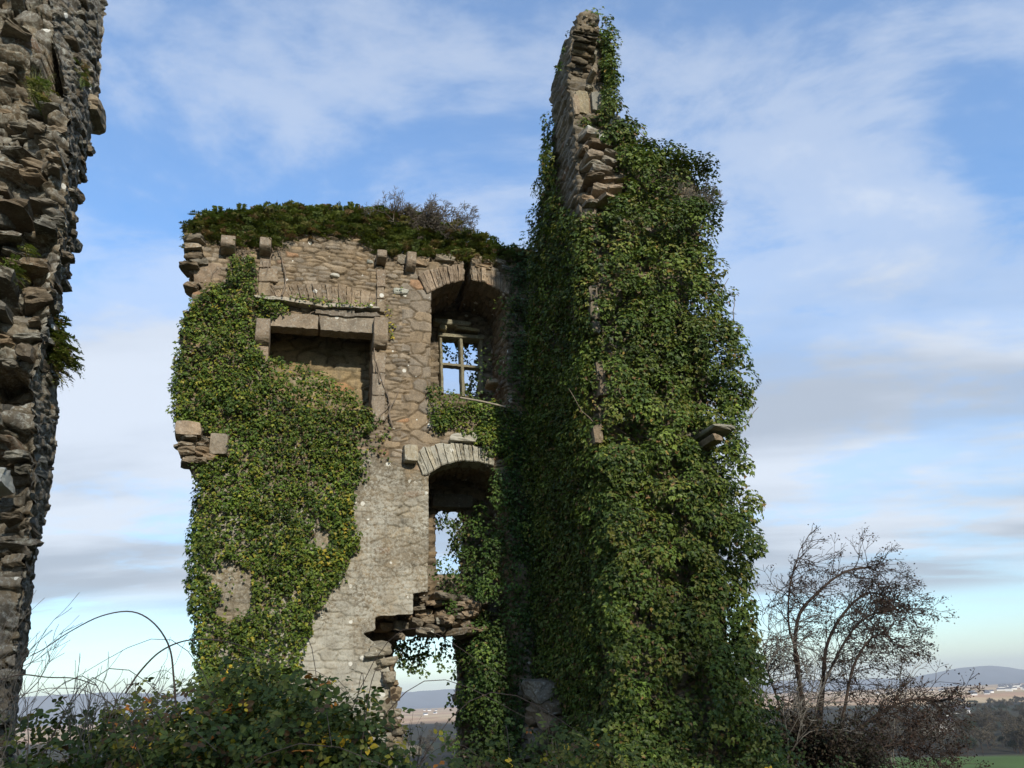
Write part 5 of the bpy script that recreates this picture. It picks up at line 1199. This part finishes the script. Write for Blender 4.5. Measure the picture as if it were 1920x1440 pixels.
for (x, y, k, wh) in spots:
    src, ev = protos[k]; far = math.hypot(x, y) > 520
    if not used[k]: used[k] = True; o = src; o.location = (x, y, gz(x, y)); o.rotation_euler = (0, 0, rg.uniform(0, 6.28))
    else: o = copy_tree(src, (x, y, gz(x, y)), rg.uniform(.8, 1.35), rg.uniform(0, 6.28))
    if ev: tag(o, 'dark evergreen tree '+TL[wh], 'tree', 'evergreens '+TL[wh])
    else: tag(o, 'bare brown winter tree '+TL[wh], 'tree', 'bare trees '+TL[wh])
M_WHITE = mat_plain('whitewash', (.80, .78, .74), .8, .08, 3, 0); M_SLATE = mat_plain('slate_roof', (.10, .10, .115), .7, .2, 3, 0); M_GLASS = mat_plain('dark_pane', (.03, .035, .045), .3, .1, 3, 0)
def house(x, y, L, Wd, H, rz, label, group=None, windows=True, roofm=M_SLATE, wallm=M_WHITE):
    z = gz(x, y)-.3; root = empty('house', (x, y, z), label, 'house', group); root.rotation_euler = (0, 0, rz)
    def mk(name, V, F, m, par=root):
        me = bpy.data.meshes.new(name); me.from_pydata(V, [], F); me.materials.append(m); o = bpy.data.objects.new(name, me); COL.objects.link(o); o.parent = par; return o
    a, b, rh = L/2, Wd/2, Wd*.38
    V = [(-a, -b, 0), (a, -b, 0), (a, b, 0), (-a, b, 0), (-a, -b, H), (a, -b, H), (a, b, H), (-a, b, H), (-a, 0, H+rh), (a, 0, H+rh)]
    mk('wall', V, [(0, 1, 5, 4), (1, 2, 6, 9, 5), (2, 3, 7, 6), (3, 0, 4, 8, 7)], wallm)
    e = .4; V = [(-a-e, -b-e, H-.1), (a+e, -b-e, H-.1), (a+e, 0, H+rh+.25), (-a-e, 0, H+rh+.25), (-a-e, b+e, H-.1), (a+e, b+e, H-.1), (-a-e, -b-e, H+.12), (a+e, -b-e, H+.12), (a+e, 0, H+rh+.5), (-a-e, 0, H+rh+.5), (-a-e, b+e, H+.12), (a+e, b+e, H+.12)]
    rf = mk('roof', V, [(0, 3, 2, 1), (3, 4, 5, 2), (6, 7, 8, 9), (9, 8, 11, 10), (0, 1, 7, 6), (5, 4, 10, 11), (1, 2, 8, 7), (2, 5, 11, 8), (3, 0, 6, 9), (4, 3, 9, 10)], roofm)
    if windows:
        c = [(x_, y_, z_) for z_ in (H+rh*.3, H+rh+1.4) for y_ in (-.45, .45) for x_ in (a-1.6, a-.6)]
        mk('chimney', c, [(0, 2, 3, 1), (4, 5, 7, 6), (0, 1, 5, 4), (1, 3, 7, 5), (3, 2, 6, 7), (2, 0, 4, 6)], wallm, rf)
        nw = max(2, int(L/3.2))
        for i in range(nw):
            wx = -a+(i+.5)*L/nw
            for wz in ([1.0] if H < 4 else [1.0, 3.6]):
                c = [(x_, y_, z_) for z_ in (wz, wz+1.2) for y_ in (-b-.05, -b+.1) for x_ in (wx-.55, wx+.55)]
                mk('window', c, [(0, 2, 3, 1), (4, 5, 7, 6), (0, 1, 5, 4), (1, 3, 7, 5), (3, 2, 6, 7), (2, 0, 4, 6)], M_GLASS)
def dirpt(x, r): d = ray(x, 1270); s = r/math.hypot(d[0], d[1]); return d[0]*s, d[1]*s
for (px, r, L, Wd, H, rz, lb) in [(1742, 560, 13, 7, 5.4, .3, 'white two-storey house nearest the hawthorn branches, right of the ruin'), (1722, 545, 9, 6, 3., .8, 'low white shed left of the two-storey house'), (1708, 570, 7, 5, 3., .2, 'small white outbuilding behind the hawthorn branches'),
                                (1785, 930, 17, 7, 3.2, .15, 'long low white farmhouse beyond the two-storey house'), (1775, 945, 8, 6, 4.8, .5, 'white gabled barn end beside the long low farmhouse')]:
    x, y = dirpt(px, r); house(x, y, L, Wd, H, rz-math.atan2(x, y), lb)
rg = np.random.RandomState(601)
HT = {'a': 'small pale building on the far plain straight below the rounded hill', 'b': 'tiny white house of the scattered hamlet on the far plain', 'c': 'tiny pale house of the sunlit town at the far right edge', 'd': 'tiny pale house on the plain seen through the broken doorway', 'e': 'tiny pale house glimpsed through the hawthorn twigs on the plain'}
for (k, px, r, L, H) in [('a', 1765, 3300, 20, 7), ('a', 1758, 3300, 12, 5), ('a', 1787, 3000, 10, 5)]+[('b', 1812+rg.uniform(0, 45), rg.uniform(2300, 2700), rg.uniform(7, 15), rg.uniform(3, 5)) for _ in range(10)]+[('c', 1868+rg.uniform(0, 60), rg.uniform(2800, 4400), rg.uniform(8, 26), rg.uniform(4, 8)) for _ in range(22)]+[('d', rg.uniform(745, 860), rg.uniform(2200, 4200), rg.uniform(8, 16), rg.uniform(3, 6)) for _ in range(6)]+[('e', rg.uniform(1560, 1750), rg.uniform(2300, 4200), rg.uniform(8, 16), rg.uniform(3, 6)) for _ in range(12)]:
    x, y = dirpt(px, r); house(x, y, L, 8, H, rg.uniform(-.6, .6)-math.atan2(x, y), HT[k], HT[k].replace('small pale building', 'buildings').replace('tiny white house', 'houses').replace('tiny pale house', 'houses'), windows=False)
